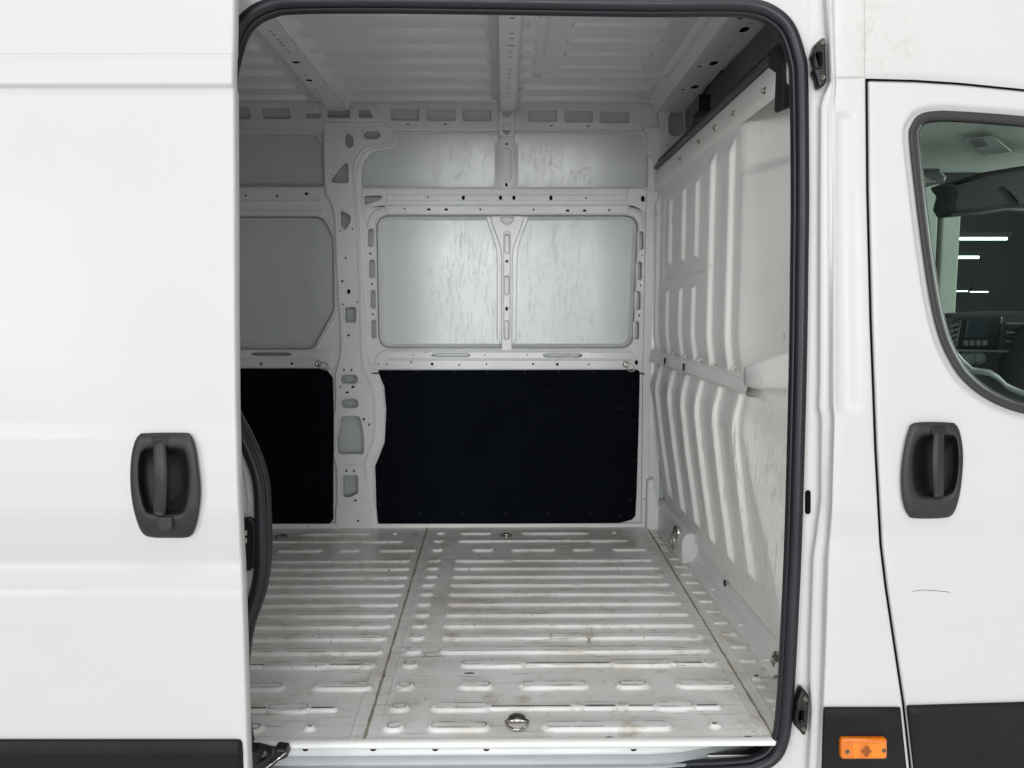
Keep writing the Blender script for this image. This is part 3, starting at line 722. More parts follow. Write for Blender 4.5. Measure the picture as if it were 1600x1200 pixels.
LEFT = {834: [(467, 580), (612, 622), (300, 420)], 846: [(300, 485, 0), (485, 503), (503, 525, 0), (525, 545), (545, 560, 0), (560, 610), (610, 624, 0)],
 860: [(330, 400), (430, 505), (525, 565), (590, 652)], 877: [(100, 425), (425, 515, 0), (515, 592), (592, 620, 0), (620, 643)],
 1041: [(-50, 385), (385, 410, 0), (405, 518), (518, 558, 0), (555, 590)], 1075: [(330, 448), (482, 585)], 1109: [(100, 380), (380, 412, 0), (408, 490), (490, 518, 0)], 1140: [(300, 415), (470, 495)]}
for y, e in zip((889, 902, 915, 929.5, 945, 962, 979, 998, 1019.5), (643, 640, 635, 630, 625, 620, 614, 608, 601)): LEFT[y] = [(-300, e)]
STRIP = [(1020, 1032, 838), (1023, 1035, 843.5), (1027, 1038, 847.5), (1032, 1045, 856.5), (1035, 1048, 861.5), (1046, 1068, 875), (1054, 1077, 887), (1063, 1086, 899.5), (1071, 1096, 912.5), (1081, 1107, 927.5), (1091, 1118, 942), (1103, 1131, 958), (1115, 1143, 975.5), (1127, 1157, 994), (1142, 1173, 1014), (1156, 1188, 1036), (1175, 1196, 1064.5), (1183, 1205, 1077), (1199, 1222, 1098.5), (1209, 1232, 1113)]
FN = atz(800, 1157, 0).y; FB = 3.62                    # near edge and back edge of the floor
SX0 = -0.343; SX1 = 0.648
def seam_x(i, Y):
    if i == 0: return lerp(atz(570, 1155, 0).x, atz(664, 835, 0).x, (Y - FN) / (FB - FN))
    return lerp(atz(1201, 1140, 0).x, atz(1016, 832, 0).x, (Y - FN) / (FB - FN))
def floor():
    b = MB(); b.grid([[(-2.45, FN + .01, -.012), (.84, FN + .01, -.012)], [(-2.45, FB + .06, -.012), (.84, FB + .06, -.012)]], smooth=False)
    fl = b.build('cargo_floor', 'gap_dark', van)
    def panel(xl, xr, segs, z):
        m = MB()
        P = [[(xl(Y), Y, z), (lerp(xl(Y), xr(Y), .5), Y, z), (xr(Y), Y, z)] for Y in np.linspace(FN, FB, 20)]
        m.grid(P, smooth=False)
        # turned-down edges so that the sheet has a thickness
        for e in (0, 2): m.grid([[r_[e] for r_ in P], [(r_[e][0], r_[e][1], z - .008) for r_ in P]], smooth=False)
        for (x0, x1, y, wide) in segs:
            yf = y + (2.2 if y > 1000 else 1.2)                   # photo row of the bright flank -> middle of the rib
            Yr = atz(800, y, .005).y + .016; 
            A = atz(x0, y, .004).x; B = atz(x1, y, .004).x
            near = max(0, min(1, (y - 930) / 90))
            wr = near * random.uniform(.55, 1.0)
            if wide == 1: pill(m, A, B, Yr, .0275, .0085, .014, z, wr)
            elif wide == 0: pill(m, A - .02, B + .02, Yr - .004, .016, .0072, .011, z, wr * .5)
            else: pill(m, A, B, Yr, .0135, .006, .009, z, 0, 5)
        return m.build('floor_panel', 'floor_paint', fl)
    def seg(d): return [(s[0], s[1], y, 0 if len(s) > 2 else 1) for y, L in d.items() for s in L]
    panel(lambda Y: -2.42, lambda Y: seam_x(0, Y) - .002, seg(LEFT), 0.0)
    panel(lambda Y: seam_x(0, Y) + .002, lambda Y: seam_x(1, Y) - .002, seg(MID), 0.0015)
    panel(lambda Y: seam_x(1, Y) + .002, lambda Y: .83, [(a, b_, y, 2) for a, b_, y in STRIP], 0.0)
    # sealed joints with dirt in them, joint steps beside them
    for i in (0, 1):
        s = MB(); pts = []
        for k, Y in enumerate(np.linspace(FN + .004, FB - .04, 90)):
            pts.append(Vector((seam_x(i, Y) + random.uniform(-.0009, .0009), Y, .0010)))
        s.sweep(pts, [(-.0042, 0), (-.0026, .0012), (0, .0017), (.0026, .0012), (.0042, 0)], (0, 0, 1), closed_prof=False, cap=False, scale=[random.uniform(.7, 1.25) for _ in pts])
        s.build('joint_sealant', 'sealant', fl)
        s = MB(); dx = .034 if i == 0 else .03
        for sg in (-1, 1):
            s.sweep([Vector((seam_x(i, Y) + sg * dx, Y, .0016 if (i == 0) == (sg > 0) else .0002)) for Y in np.linspace(FN + .004, FB - .05, 24)], [(-.006, 0), (-.003, .0012), (0, .0017), (.003, .0012), (.006, 0)], (0, 0, 1), closed_prof=False, cap=False)
        s.build('joint_step', 'floor_paint', fl)
    # wisp of straw left on the floor
    s = MB()
    for k in range(7):
        p = atz(923 + random.uniform(-3, 3), 992 + random.uniform(0, 16), .010); a = random.uniform(1.1, 2.0); l = random.uniform(.02, .045)
        q = p + Vector((math.cos(a) * l * .5, math.sin(a) * l, random.uniform(.001, .007))); s.tube([p, p.lerp(q, .5) + Vector((random.uniform(-.004, .004), 0, .002)), q], .0007, 5)
    s.build('straw_wisp', 'straw', fl)
    for px, py, L in ((733, 1051.5, .018), (952, 1152, .012), (1168, 1151, .012), (1182, 1055, .008), (990, 972, .012), (1013, 972, .008)):
        p = atz(px, py, .0026); s = MB(); s.sheet([(p.x + L * math.cos(a) * random.uniform(.7, 1), p.y + .004 * math.sin(a) * random.uniform(.6, 1)) for a in np.linspace(0, 2 * math.pi, 12)[:-1]], [], lambda u, v, w, z=p.z: Vector((u, v, z - w)), .001, .0003)
        s.build('drain_slot', 'hole_shade', fl)
    # lashing rings
    def ring(px, py, R_, rot, z=.002):
        p = atz(px, py, z); c = Vector((p.x, p.y, z))
        m = MB(); k = R_ / .022
        m.lathe(c + Vector((0, .018 * k, 0)), (0, 0, 1), ((.020 * k, 0), (.020 * k, .0025), (.018 * k, .004), (.011 * k, .0045), (.0105 * k, .007), (.0075 * k, .0078), (.006 * k, .0055), (.0001, .0055)), 24)
        m.build('lashing_plate', 'dark_steel', fl)
        m = MB(); m.tube([c + Vector((-.024 * k, -.002, .006)), c + Vector((0, -.002, .0065)), c + Vector((.024 * k, -.002, .006))], .0042 * k, 12); m.build('lashing_strap', 'steel', fl)
        m = MB(); pts = [c + Vector((math.cos(a) * .026 * k, -.002 - math.sin(a) * .040 * k, .0060 + .002 * math.sin(a))) for a in np.linspace(0, math.pi, 18)]
        m.tube(pts, .0026 * k, 10); m.build('lashing_ring', 'steel', fl)
    ring(808, 1129, .024, 0); ring(791, 837.5, .022, 0); ring(440, 839.5, .022, 0)
    # sill: nosing, step rail with slots, sliding track
    z0 = 0.0
    s = MB(); xs = np.linspace(-2.4, at(1217, 1160, FN).x, 40)
    s.grid([[(x, FN + .003, .0042) for x in xs], [(x, FN - .004, .0048) for x in xs], [(x, FN - .012, .003) for x in xs], [(x, FN - .0155, -.001) for x in xs], [(x, FN - .0165, -.007) for x in xs], [(x, FN - .014, -.009) for x in xs]])
    sl = s.build('sill_nosing', 'inner_white', van)
    s = MB(); ends = at(1110, 1165, FN).x
    def curve_y(x): return .0 if x < .35 else -(.0) + ((x - .35) ** 2) * 1.2
    top = [(x, FN - .008 + curve_y(x), -.016) for x in xs]
    prof = [(-.008, -.010), (-.009, -.030), (-.012, -.034), (-.034, -.037), (-.040, -.040), (-.041, -.048)]
    P = [[(x, FN + a + min(curve_y(x), .25), b_ ) for x in xs] for a, b_ in ((-.006, -.008), (-.007, -.028), (-.010, -.031))]
    s.grid(P)
    s.build('step_rail', 'sill_paint', sl)
    s = MB(); P = [[(x, FN + a + min(curve_y(x), .25), b_) for x in xs] for a, b_ in ((-.010, -.0305), (-.011, -.052), (-.013, -.055), (-.020, -.0555), (-.022, -.058), (-.022, -.064))]
    s.grid(P); s.build('sliding_track', 'track_grey', sl)
    s = MB(); s.grid([[(-2.4, FN + .5, -.060), (.76, FN + .5, -.060)], [(-2.4, YJ + .012, -.062), (.76, YJ + .012, -.062)], [(-2.4, YJ + .010, -.2), (.76, YJ + .010, -.2)]], smooth=False); s.build('step_tread', 'sill_dark', sl)
    for px in (477, 583, 680, 760, 990):
        p = at(px, 1172.3, FN - .0085); s = MB()
        s.sheet([(p.x - .008, p.z + .002), (p.x + .008, p.z + .002), (p.x + .004, p.z - .002), (p.x - .004, p.z - .002)], [], FXZ(FN - .0088), .001, .0003); s.build('rail_slot', 'hole_shade', sl)
    # roller arm of the sliding door at the left end of the track
    a = MB(); Y = FN - .05
    a.sheet(uv(rpoly([(380, 1170), (402, 1172), (424, 1178), (430, 1170), (446, 1172), (449, 1184), (436, 1190), (424, 1200), (410, 1215), (380, 1215)], 3), Y), [], FXZ(Y), .03, .005); ar = a.build('roller_arm', 'black_plastic', van)
    a = MB(); a.lathe(at(413, 1179, Y), (0, -1, 0), ((.010, 0), (.010, .003), (.006, .003), (.006, .009), (.0045, .010), (.0001, .010)), 8); a.build('roller_bolt', 'dark_steel', ar)
    a = MB(); a.tube([at(447, 1176, Y - .01), at(430, 1189, Y - .012), at(412, 1203, Y - .012)], .0022, 8); a.build('roller_link', 'steel', ar)
    a = MB(); a.tube([at(428, 1168, Y - .012), at(426, 1178, Y - .014), at(414, 1188, Y - .014), at(400, 1196, Y - .014)], .005, 8); a.build('roller_cable', 'rubber', ar)
floor()

# ================================================================== far side wall
WY = 3.575; SK = 3.64
def side_wall():
    s = MB(); s.grid([[(x, SK - .13 * max(0, z - 1.50), z) for x in (-2.45, -.9, 0, .9)] for z in (-.02, .7, 1.50, 2.1)], smooth=False)
    wall = s.build('side_wall', 'skin_inside', van)
    def plate(name, outline, holes, Y, depth, r=.004, m='frame_grey', parent=wall, rim=.006):
        k = MB(); k.sheet(uv(outline, Y), [uv(h, Y) for h in holes], FXZ(Y), depth, r, rim, pocket=5.5e-4); return k.build(name, m, parent)
    POST_L = [(505, 190), (505.5, 255), (507.5, 290), (508, 304), (514, 312), (520, 326), (522.5, 350), (524.5, 400), (526.5, 440), (530.5, 500), (532, 540), (531, 556), (526.5, 572), (523, 586), (523.5, 615), (523.5, 640), (521, 645), (521, 715), (525, 728), (526.5, 785), (524, 792), (524, 818), (526, 829)]
    POST_R = [(582, 829), (581, 800), (577, 786), (573, 750), (571.5, 725), (575, 715), (585, 690), (587, 672), (586.5, 622), (578, 594), (568.5, 572), (566, 540), (565, 480), (563, 420), (560.5, 345), (556.5, 300), (555, 268), (559, 252), (568, 238), (582, 230), (606, 228), (614, 224), (617, 214), (617, 207), (612, 200), (604, 196), (600, 190)]
    # pressed inner frame with its window openings
    FY = WY + .014
    lw = rpoly([(40, 338, 20), (505, 338, 26), (521, 372, 20), (522.5, 485, 25), (489, 546, 14), (40, 546, 20)], 10, 8)
    rw = rpoly([(587, 336, 22), (998, 336, 22), (989, 544, 22), (591, 544, 22)], 20, 8)
    ur = [(566, 292), (564.5, 268), (569, 252), (579, 240), (593, 235), (612, 233), (619, 227), (622, 215), (623, 208.5), (1004, 209), (1007, 225), (1012.5, 243), (1012, 292)]
    ul = rpoly([(40, 209, 10), (491, 209, 22), (504, 225, 10), (506, 291, 4), (40, 291, 4)], 8)
    slots = [oval(579, 371.5, 8, 28), oval(581, 420, 8, 28), oval(583, 468, 8, 28), oval(584.5, 514.5, 8, 28),
             oval(1001.5, 375.5, 7.5, 28), oval(999, 423, 7.5, 28), oval(997, 469.5, 7.5, 28), oval(994.5, 516, 7.5, 28)]
    dots = [oval(578.5, 396, 3, 3.5), oval(581, 444, 3, 3.5), oval(582.5, 491, 3, 3.5), oval(1003, 399.5, 1.8, 2.2), oval(1001, 446, 2.2, 3), oval(999, 493, 2.5, 3)]
    cuts = [offset(ccw(POST_L + POST_R), 4.5), rect(607, 295.5, 977, 332, 2), rect(60, 295.5, 500, 316, 2), rect(609, 550, 979, 575.5, 2), rect(60, 550, 514, 573, 2), rect(983.5, 298, 1008, 328, 3), rect(567.5, 301, 600.5, 323, 2)]
    plate('inner_frame', [(20, 200), (1030, 200), (1030, 834), (20, 834)], [lw, rw, rpoly(ur, 4), ul] + slots + dots + cuts, FY, .05, .006, rim=.02)
    # second lip of the window openings
    for o, sh in ((lw, 7), (rw, 6.5)):
        k = MB(); q = offset(ccw(uv(o, FY)), -.0045); bd = [Vector((u, FY, v)) for u, v in q]
        k.sweep(bd, half_prof(.007, .003), closed=True, closed_prof=False); k.build('window_lip', 'frame_grey', wall)
        k = MB(); i1 = offset(ccw(uv(o, FY)), .004); i2 = offset(ccw(uv(o, FY)), .015); i3 = offset(ccw(uv(o, FY)), .019)
        k.grid([[Vector((u, FY + .018, v)) for u, v in i1], [Vector((u, FY + .046, v)) for u, v in i2], [Vector((u, FY + .0505, v)) for u, v in i3]], closed_v=True); k.build('window_rebate', 'frame_grey', wall)
    # mid rail: two pressed steps
    def rail(px0, px1, ya, yb, Y, holes, name, steps):
        k = MB(); k.sheet(uv([(px0, ya), (px1, ya), (px1, yb), (px0, yb)], Y), [uv(h, Y) for h in holes], FXZ(Y), .02, .003, pocket=8e-4)
        for y, wd, h in steps: bead(k, [(px0 + 2, y), (px1 - 2, y)], Y, wd, h, curve=False)
        return k.build(name, 'frame_grey', wall)
    r1 = [oval(668, 308, 2.6, 2.6), oval(724, 308.5, 4.5, 7.5), oval(782, 308.5, 4.5, 7.5), oval(803, 308.5, 4.5, 7.5), oval(861, 309, 4.5, 7.5), oval(916, 309.5, 2.6, 2.6)]
    r2 = [oval(632, 326, 2.6, 2.6), rect(667.5, 325.7, 672.5, 328.7, .5), rect(694.5, 325.7, 699.5, 328.7, .5), oval(750.5, 327, 2.8, 2.8), oval(834, 327.5, 2.8, 2.8), rect(884.5, 327.5, 889.5, 330.5, .5), rect(911, 327.5, 916, 330.5, .5), oval(952, 328.3, 3, 3.2)]
    rail(604, 980, 293.5, 314, WY + .002, r1, 'mid_rail', ((296, .01, .003), (304.5, .008, .003)))
    rail(604, 980, 319.5, 334, WY + .004, r2, 'mid_rail', ((321.5, .008, .003),))
    k = MB(); k.sheet(uv([(604, 312), (980, 312), (980, 321), (604, 321)], WY + .010), [], FXZ(WY + .010), .02, .002); k.build('rail_web', 'frame_grey', wall)
    for xx in (980, 604):
        k = MB(); sg = 1 if xx == 980 else -1
        pts = [(xx, 294), (xx + sg * 27, 294.5), (xx + sg * 31, 300), (xx + sg * 31, 334), (xx + sg * 26, 330), (xx + sg * 12, 322), (xx, 320)] if sg > 0 else [(xx, 294), (xx - 38, 294), (xx - 38, 336), (xx - 33, 329), (xx - 20, 322), (xx, 320)]
        hs = [oval(1004.5, 310.5, 5.5, 9)] if sg > 0 else [rpoly([(569, 306), (595, 305.5), (597, 309), (592, 313), (570.5, 320.5)], 3)]
        k.sheet(uv(pts, WY + .003), [uv(h, WY + .003) for h in hs], FXZ(WY + .003), .02, .003, pocket=6e-4)
        k.build('rail_gusset', 'frame_grey', wall)
        k = MB(); c = [(xx, 327), (xx + sg * 14, 330), (xx + sg * 24, 340), (xx + sg * 28, 356)]
        bead(k, c, FY, .022, .010); k.build('corner_bead', 'frame_grey', wall)
    # left bay rail
    rail(40, 503, 292, 318, WY + .004, [oval(383.5, 305.5, 3.5, 3.5), oval(432.5, 306, 3.8, 3.8), rect(476, 300.5, 481, 304.5, .6), oval(300, 305, 3.5, 3.5)], 'mid_rail', ((294.5, .01, .003), (314, .012, .004)))
    k = MB(); bead(k, [(40, 330), (470, 331), (500, 335), (516, 347), (524, 368), (526, 430), (527, 485), (515, 510), (495, 545)], FY, .022, .006); k.build('window_bead', 'frame_grey', wall)
    # lower rail
    lowh = [rpoly([(672, 555), (680, 552.5), (730, 552.5), (736, 555), (730, 557.5), (680, 557.5)], 2), rpoly([(847, 555.5), (855, 553), (905, 553), (911, 555.5), (905, 558), (855, 558)], 2)]
    lowd = [oval(591, 569, 2.4, 2.4), oval(604.5, 569, 2.4, 2.4), oval(642.5, 566, 2.4, 2.8), oval(675, 569, 4.2, 4.2), oval(717.5, 570, 2.8, 2.8), oval(760, 569, 2.5, 2.5), oval(833, 569, 3, 3), oval(871, 569.5, 4.2, 4.2), oval(920, 569.5, 2.6, 2.6), oval(994.5, 566.5, 5, 7)]
    lowd += [rect(663, 549.5, 666, 551.2, .3), oval(645.5, 554.5, 2.2, 1.8), oval(758, 554.5, 1.8, 1.8), oval(824, 554.5, 1.8, 1.8), rect(935.5, 550, 939, 551.6, .3)]
    plate('lower_rail', [(606, 548), (984, 548), (998, 560), (1003, 577.5), (588, 577.5), (586, 560), (594, 550)], lowh + lowd, WY + .006, .02)
    k = MB(); bead(k, [(606, 561.5), (990, 562)], WY + .006, .012, .004, curve=False); bead(k, [(600, 549), (985, 549.5)], WY + .006, .010, .004, curve=False); k.build('rail_bead', 'frame_grey', wall)
    plate('lower_rail', [(40, 548), (486, 548), (520, 549), (521, 575.5), (40, 575.5)], [rpoly([(390, 553.5), (398, 551), (448, 551), (457, 553.5), (448, 556), (398, 556)], 2), oval(407.5, 568.3, 4.2, 4.2), oval(455.5, 568.3, 4.2, 4.2), oval(330, 568, 4, 4)], WY + .006, .02)
    k = MB(); bead(k, [(40, 559.5), (500, 560)], WY + .006, .012, .004, curve=False)
    for x, y in ((405, 540.5), (481, 537.5)): bead(k, oval(x, y, 5, 5), SK, .004, .002, closed=True)
    bead(k, [(40, 528), (485, 528)], SK - .001, .006, .002, curve=False); k.build('rail_bead', 'frame_grey', wall)
    # the big post
    PY = WY - .012
    H = [rpoly([(546, 210), (551.5, 215), (551.5, 226), (546.5, 231.5), (540, 228), (539, 214), (541.5, 207.5)], 3), oval(581, 211, 25, 11.5),
         rpoly([(540, 253, 3), (544, 258, 4), (543.5, 285.5, 3), (519, 285, 4), (517.5, 279, 4)], 3), rpoly([(532.5, 329, 2), (546.5, 336.5, 3), (547, 346, 3), (539.5, 359.5, 3), (533, 352, 4)], 3),
         rect(539.5, 480.5, 556, 503.5, 3.5), oval(545.5, 592.5, 26, 13), oval(546.5, 630.5, 26, 13),
         rpoly([(533, 651, 6), (562, 651, 6), (566, 670, 2), (568, 683, 1), (568.5, 709, 6), (528, 709.5, 6), (527, 684, 1), (530, 682, 1)], 3), rpoly([(536, 743.5, 3), (558.5, 743, 3), (559, 770, 4), (547, 777, 5), (536.5, 777, 4)], 3)]
    H += [oval(531, 361, 2.6, 2.6), oval(550.5, 357.5, 2.6, 2.6), oval(540, 403, 3.2, 3.2), rect(533, 437.5, 536, 441, .6), oval(544.5, 455.5, 5.2, 7), oval(536, 475.5, 2.6, 2.6), oval(557.5, 472, 2.8, 2.8), rect(542.5, 522.5, 546.5, 525.5, .6),
          rect(536, 576, 538.3, 580, .5), rect(548, 576, 550.3, 580, .5), oval(531.5, 604.8, 2.6, 2.6), rect(549, 603, 553.5, 606, .5), rect(540, 611.7, 544.5, 614.7, .5), rect(566.5, 653.2, 569.8, 656.6, .5), rect(575, 661.8, 577.8, 665, .5),
          rect(539.6, 734, 542, 738, .5), rect(551.5, 734, 554, 738, .5), rect(553, 780.5, 557, 783.5, .5), oval(559.3, 814, 3.6, 4)]
    post = plate('post', POST_L + POST_R, H, PY, .05, .006, rim=.004)
    # raised lips round the big openings of the post, edge bead, weld seams
    k = MB()
    for h in H[:9]:
        q = offset(ccw(uv(h, PY)), -.006); k.sweep([Vector((u, PY, v)) for u, v in q], half_prof(.009, .0028), closed=True, closed_prof=False)
    bead(k, [(616, 216), (612, 223), (600, 226.5), (580, 228), (566, 236), (556.5, 250), (553, 268), (554.5, 300), (558, 345), (561, 420), (563, 480), (564, 540), (567, 574), (577, 596), (584.5, 622), (585, 672), (583, 689), (573, 714), (570, 726), (571, 755)], PY, .010, .005)
    k.build('post_bead', 'frame_grey', wall)
    for a, b, c, d in (((524, 727), (571, 727), .008, .003), ((526, 787), (577, 786), .005, .002)):
        k = MB(); bead(k, [a, b], PY, c, d, curve=False); k.build('post_seam', 'frame_grey', wall)
    # flange right of the post
    plate('post_flange', [(560, 352), (566, 420), (569, 480), (571, 545), (576, 566), (590, 576), (600, 603), (603.5, 640), (601.5, 692), (587, 727), (588, 790), (590, 822), (597, 834), (576, 834), (571, 720), (584, 690), (586, 622), (570, 580), (562, 540), (556, 352)], [], WY - .001, .03)
    k = MB(); bead(k, [(576, 566), (590, 580), (598, 606), (601, 640), (599, 690), (585, 727), (586, 790)], WY - .001, .008, .004); k.build('flange_bead', 'frame_grey', wall)
    # slim upright in the middle of the window bay, and the stiffener above it
    UY = WY + .010
    plate('upright', [(767.5, 337), (818, 337), (817.5, 346), (809, 369), (802.5, 386), (801, 400), (800, 551), (783.5, 551), (783.5, 400), (782, 386), (776, 369), (768, 346)],
          [rpoly([(783, 338.5), (802.5, 338.5), (801, 345), (793, 349.5), (785, 345)], 3), oval(792.3, 381, 6.4, 30), oval(792, 408.3, 4, 4), oval(791.8, 446, 6.4, 29), oval(791.7, 482.5, 3.4, 6), oval(791.5, 515.5, 6.2, 29)], UY, .05, .004, rim=.006)
    plate('upright_flange', [(760, 337), (825, 337), (824, 346), (816, 366), (809.5, 386), (808.5, 400), (806.5, 530), (800, 538), (800, 548), (784, 548), (783, 538), (776.5, 530), (776.5, 400), (775, 386), (769, 366), (761, 346)], [], UY + .03, .03, .003)
    k = MB(); bead(k, rpoly([(787, 362), (797.5, 362), (796.5, 531), (787, 531)], 5), UY, .006, .002, closed=True, curve=False)
    bead(k, [(782, 337), (784, 346), (793, 352), (801, 346), (803.5, 337)], UY, .006, .0025); k.build('upright_bead', 'frame_grey', wall)
    plate('stiffener', [(780, 213), (803.5, 213), (803, 294), (780, 294)], [oval(791.5, 225, 3.6, 3.6), oval(791.3, 288.5, 3.4, 6)], WY - .008, .05, .004)
    plate('stiffener_flange', [(773.5, 224), (809, 224), (809, 294), (773.5, 294)], [], WY + .012, .05, .003)
    k = MB(); bead(k, oval(791.5, 257, 13, 50, 28), WY - .008, .008, .004, closed=True); bead(k, [(776.5, 228), (776.5, 290)], WY + .012, .006, .004, curve=False); bead(k, [(806, 228), (806, 290)], WY + .012, .006, .004, curve=False); k.build('stiffener_bead', 'frame_grey', wall)
    # bottom lip
    k = MB(); P = []
    for y, dY in ((817, .004), (818.5, -.004), (821, -.008), (827, -.016), (829, -.022), (831, -.04)):
        P.append([at(x, y, WY + dY) for x in np.linspace(40, 1012, 30)])
    k.grid(P); k.build('wall_foot', 'inner_white', wall)
    # black lining boards with their screws
    LY = WY - .004
    Rb = rpoly([(590, 578.5, 6), (1000, 578, 6), (998.5, 650, 0), (995, 770, 0), (993, 806, 4), (988, 812, 8), (968, 817.5, 10), (800, 818.5, 0), (591, 820, 5), (588, 790, 8), (586, 729, 8), (601, 691, 12), (603.5, 640, 12), (600.5, 604, 12), (592, 586, 6)], 6)
    Lb = rpoly([(40, 576, 4), (508, 576, 10), (519.5, 590, 8), (520.5, 640, 0), (520, 812, 4), (514, 820, 6), (40, 822, 4)], 6)
    lb = plate('lining_board', Lb, [], LY, .01, .002, 'black_lining'); rb = plate('lining_board', Rb, [], LY, .01, .002, 'black_lining')
    sc = MB(); sc.lathe((0, 0, 0), (0, -1, 0), ((.0062, 0), (.0060, .002), (.0035, .0032), (.0001, .0034)), 12)
    first = None
    for x, y in ((654, 581.5), (710, 581.5), (761, 582), (820, 582), (873, 582), (928, 582), (608, 656.5), (595, 720.5), (601, 593), (594, 789), (657, 802), (722, 802), (790, 803), (855, 802), (922, 803), (968, 806), (991, 657), (991.5, 720), (990, 600), (985, 780)):
        p = at(x, y, LY)
        if first is None: first = sc.build('board_screw', 'trim_plastic', wall); first.location = p
        else: inst(first, 'board_screw', p, wall)
    # lashing eyes on the wall
    for x, y, rx, ry in ((497.5, 568, 507, 572.5), (978, 569, 985.5, 574.5)):
        Y = WY - .002; p = at(x, y, Y)
        k = MB(); k.lathe(p, (0, -1, 0), ((.015, 0), (.015, .004), (.011, .009), (.007, .011), (.006, .009), (.0001, .009)), 18); k.build('lashing_eye', 'steel', wall)
        q = at(rx, ry, Y - .014); k = MB(); a0 = Vector((q.x - p.x, 0, q.z - p.z)).normalized(); b0 = Vector((-a0.z, 0, a0.x))
        pts = [q + a0 * (.021 * math.cos(t)) + b0 * (.017 * math.sin(t)) for t in np.linspace(0, 2 * math.pi, 20)[:-1]]
        k.tube(pts, .0020, 8, closed=True); k.build('lashing_loop', 'steel', wall)
    for (x0, y0, x1, y1) in ((581, 583, 593, 583.5), (999, 583.5, 1007, 584.5)):
        k = MB(); k.tube([at(x0, y0, WY - .012), at(x1, y1, WY - .012)], .003, 6); k.build('cable_clip', 'black_plastic', wall)
    # cant rail under the roof
    CY = 3.569
    ch = [rpoly([(340, 167.5), (386, 167.5), (391, 185), (340, 185)], 1.5), rpoly([(407.5, 168), (450, 168.5), (453.5, 185), (412.5, 185)], 1.5), rect(477.5, 177, 499.5, 183.5, .8),
          rpoly([(511.5, 171.5, 2), (529.5, 164, 2), (546, 171, 2), (546, 183.5, 1), (511, 183.5, 1)], 1.5), rpoly([(560, 170.5), (577.5, 170.5), (582.5, 183.5), (560, 183.5)], 1.5)]
    ch += [rect(a, b, c, d, 2.5) for a, b, c, d in ((611.5, 170, 654, 187.5), (667.5, 170.2, 711, 188), (724, 171, 767, 188.5), (827, 172, 870, 189.5), (883, 173, 926, 190.5), (938.5, 174, 982.5, 191.5), (160, 168, 204, 186), (220, 168, 264, 186), (280, 168, 324, 186))]
    ch += [rect(635, 193, 639.5, 195, .4), rect(693, 193, 697.5, 195.2, .4), rect(860, 195, 864, 197, .4), rect(917.5, 196, 921.5, 198, .4), rect(425, 201, 430, 202.5, .4)]
    plate('cant_rail', [(40, 158), (1040, 162), (1040, 204), (40, 203)], ch, CY, .03, .005, rim=.005)
    k = MB(); P = [[at(x, y, CY + d) for x in np.linspace(40, 1030, 30)] for y, d in ((202.5, 0), (206, .012), (207.5, .03), (210, .07))]
    k.grid(P); k.build('cant_rail_lip', 'frame_grey', wall)
    k = MB(); bead(k, [(40, 204), (470, 204.3), (492, 208), (503, 224)], CY + .004, .010, .004); bead(k, [(612, 207), (1000, 208.5)], CY + .01, .007, .003, curve=False); bead(k, [(640, 201.5), (648, 201.5)], CY, .008, .003, curve=False); bead(k, [(935, 204.5), (946, 204.5)], CY, .012, .006, curve=False); k.build('cant_rail_bead', 'frame_grey', wall)
    # roof-bow feet on the cant rail
    plate('bow_foot', [(779, 158), (805, 158), (803.5, 213), (780, 213)], [oval(791.7, 173, 11.5, 19), oval(791.7, 201, 11, 17.5)], CY - .012, .05, .004, rim=.01)
    plate('bow_foot', [(497, 160), (512, 156), (532, 157), (550, 160), (580, 160), (588, 166), (592, 189), (505, 190)], [rpoly([(512, 172, 2), (529.5, 165, 2), (545.5, 172, 2), (545.5, 183, 1), (511.5, 183, 1)], 1.5), rpoly([(560.5, 171), (577, 171), (582, 183), (560.5, 183)], 1.5)], CY - .010, .05, .005, rim=.008)
    # corner column at the bulkhead
    plate('corner_column', [(1003, 196), (1030, 200), (1042, 215), (1040, 262), (1036, 285), (1026, 300), (1022, 250), (1016, 243), (1011, 238), (1011, 210)], [], WY - .02, .06, .005)
    plate('corner_panel', [(1026, 164), (1066, 166), (1072, 196), (1068, 215), (1045, 245), (1034, 262), (1033, 200)], [rpoly([(1050, 174), (1070, 172), (1068, 208), (1056, 213), (1046, 210), (1045, 185)], 4), oval(1042, 226, 2.4, 2.4)], WY - .05, .03, .004)
    plate('corner_column', [(1010, 296), (1024, 300), (1018, 560), (1012, 832), (1002, 834), (1005, 560)], [oval(1007, 780, 2.6, 2.6)], WY - .006, .06, .004)
    plate('corner_foot', [(1012, 752), (1022, 748), (1030, 790), (1040, 812), (1041, 830), (1010, 830)], [], WY - .05, .06, .012, 'inner_white')
    return wall
WALL = side_wall()

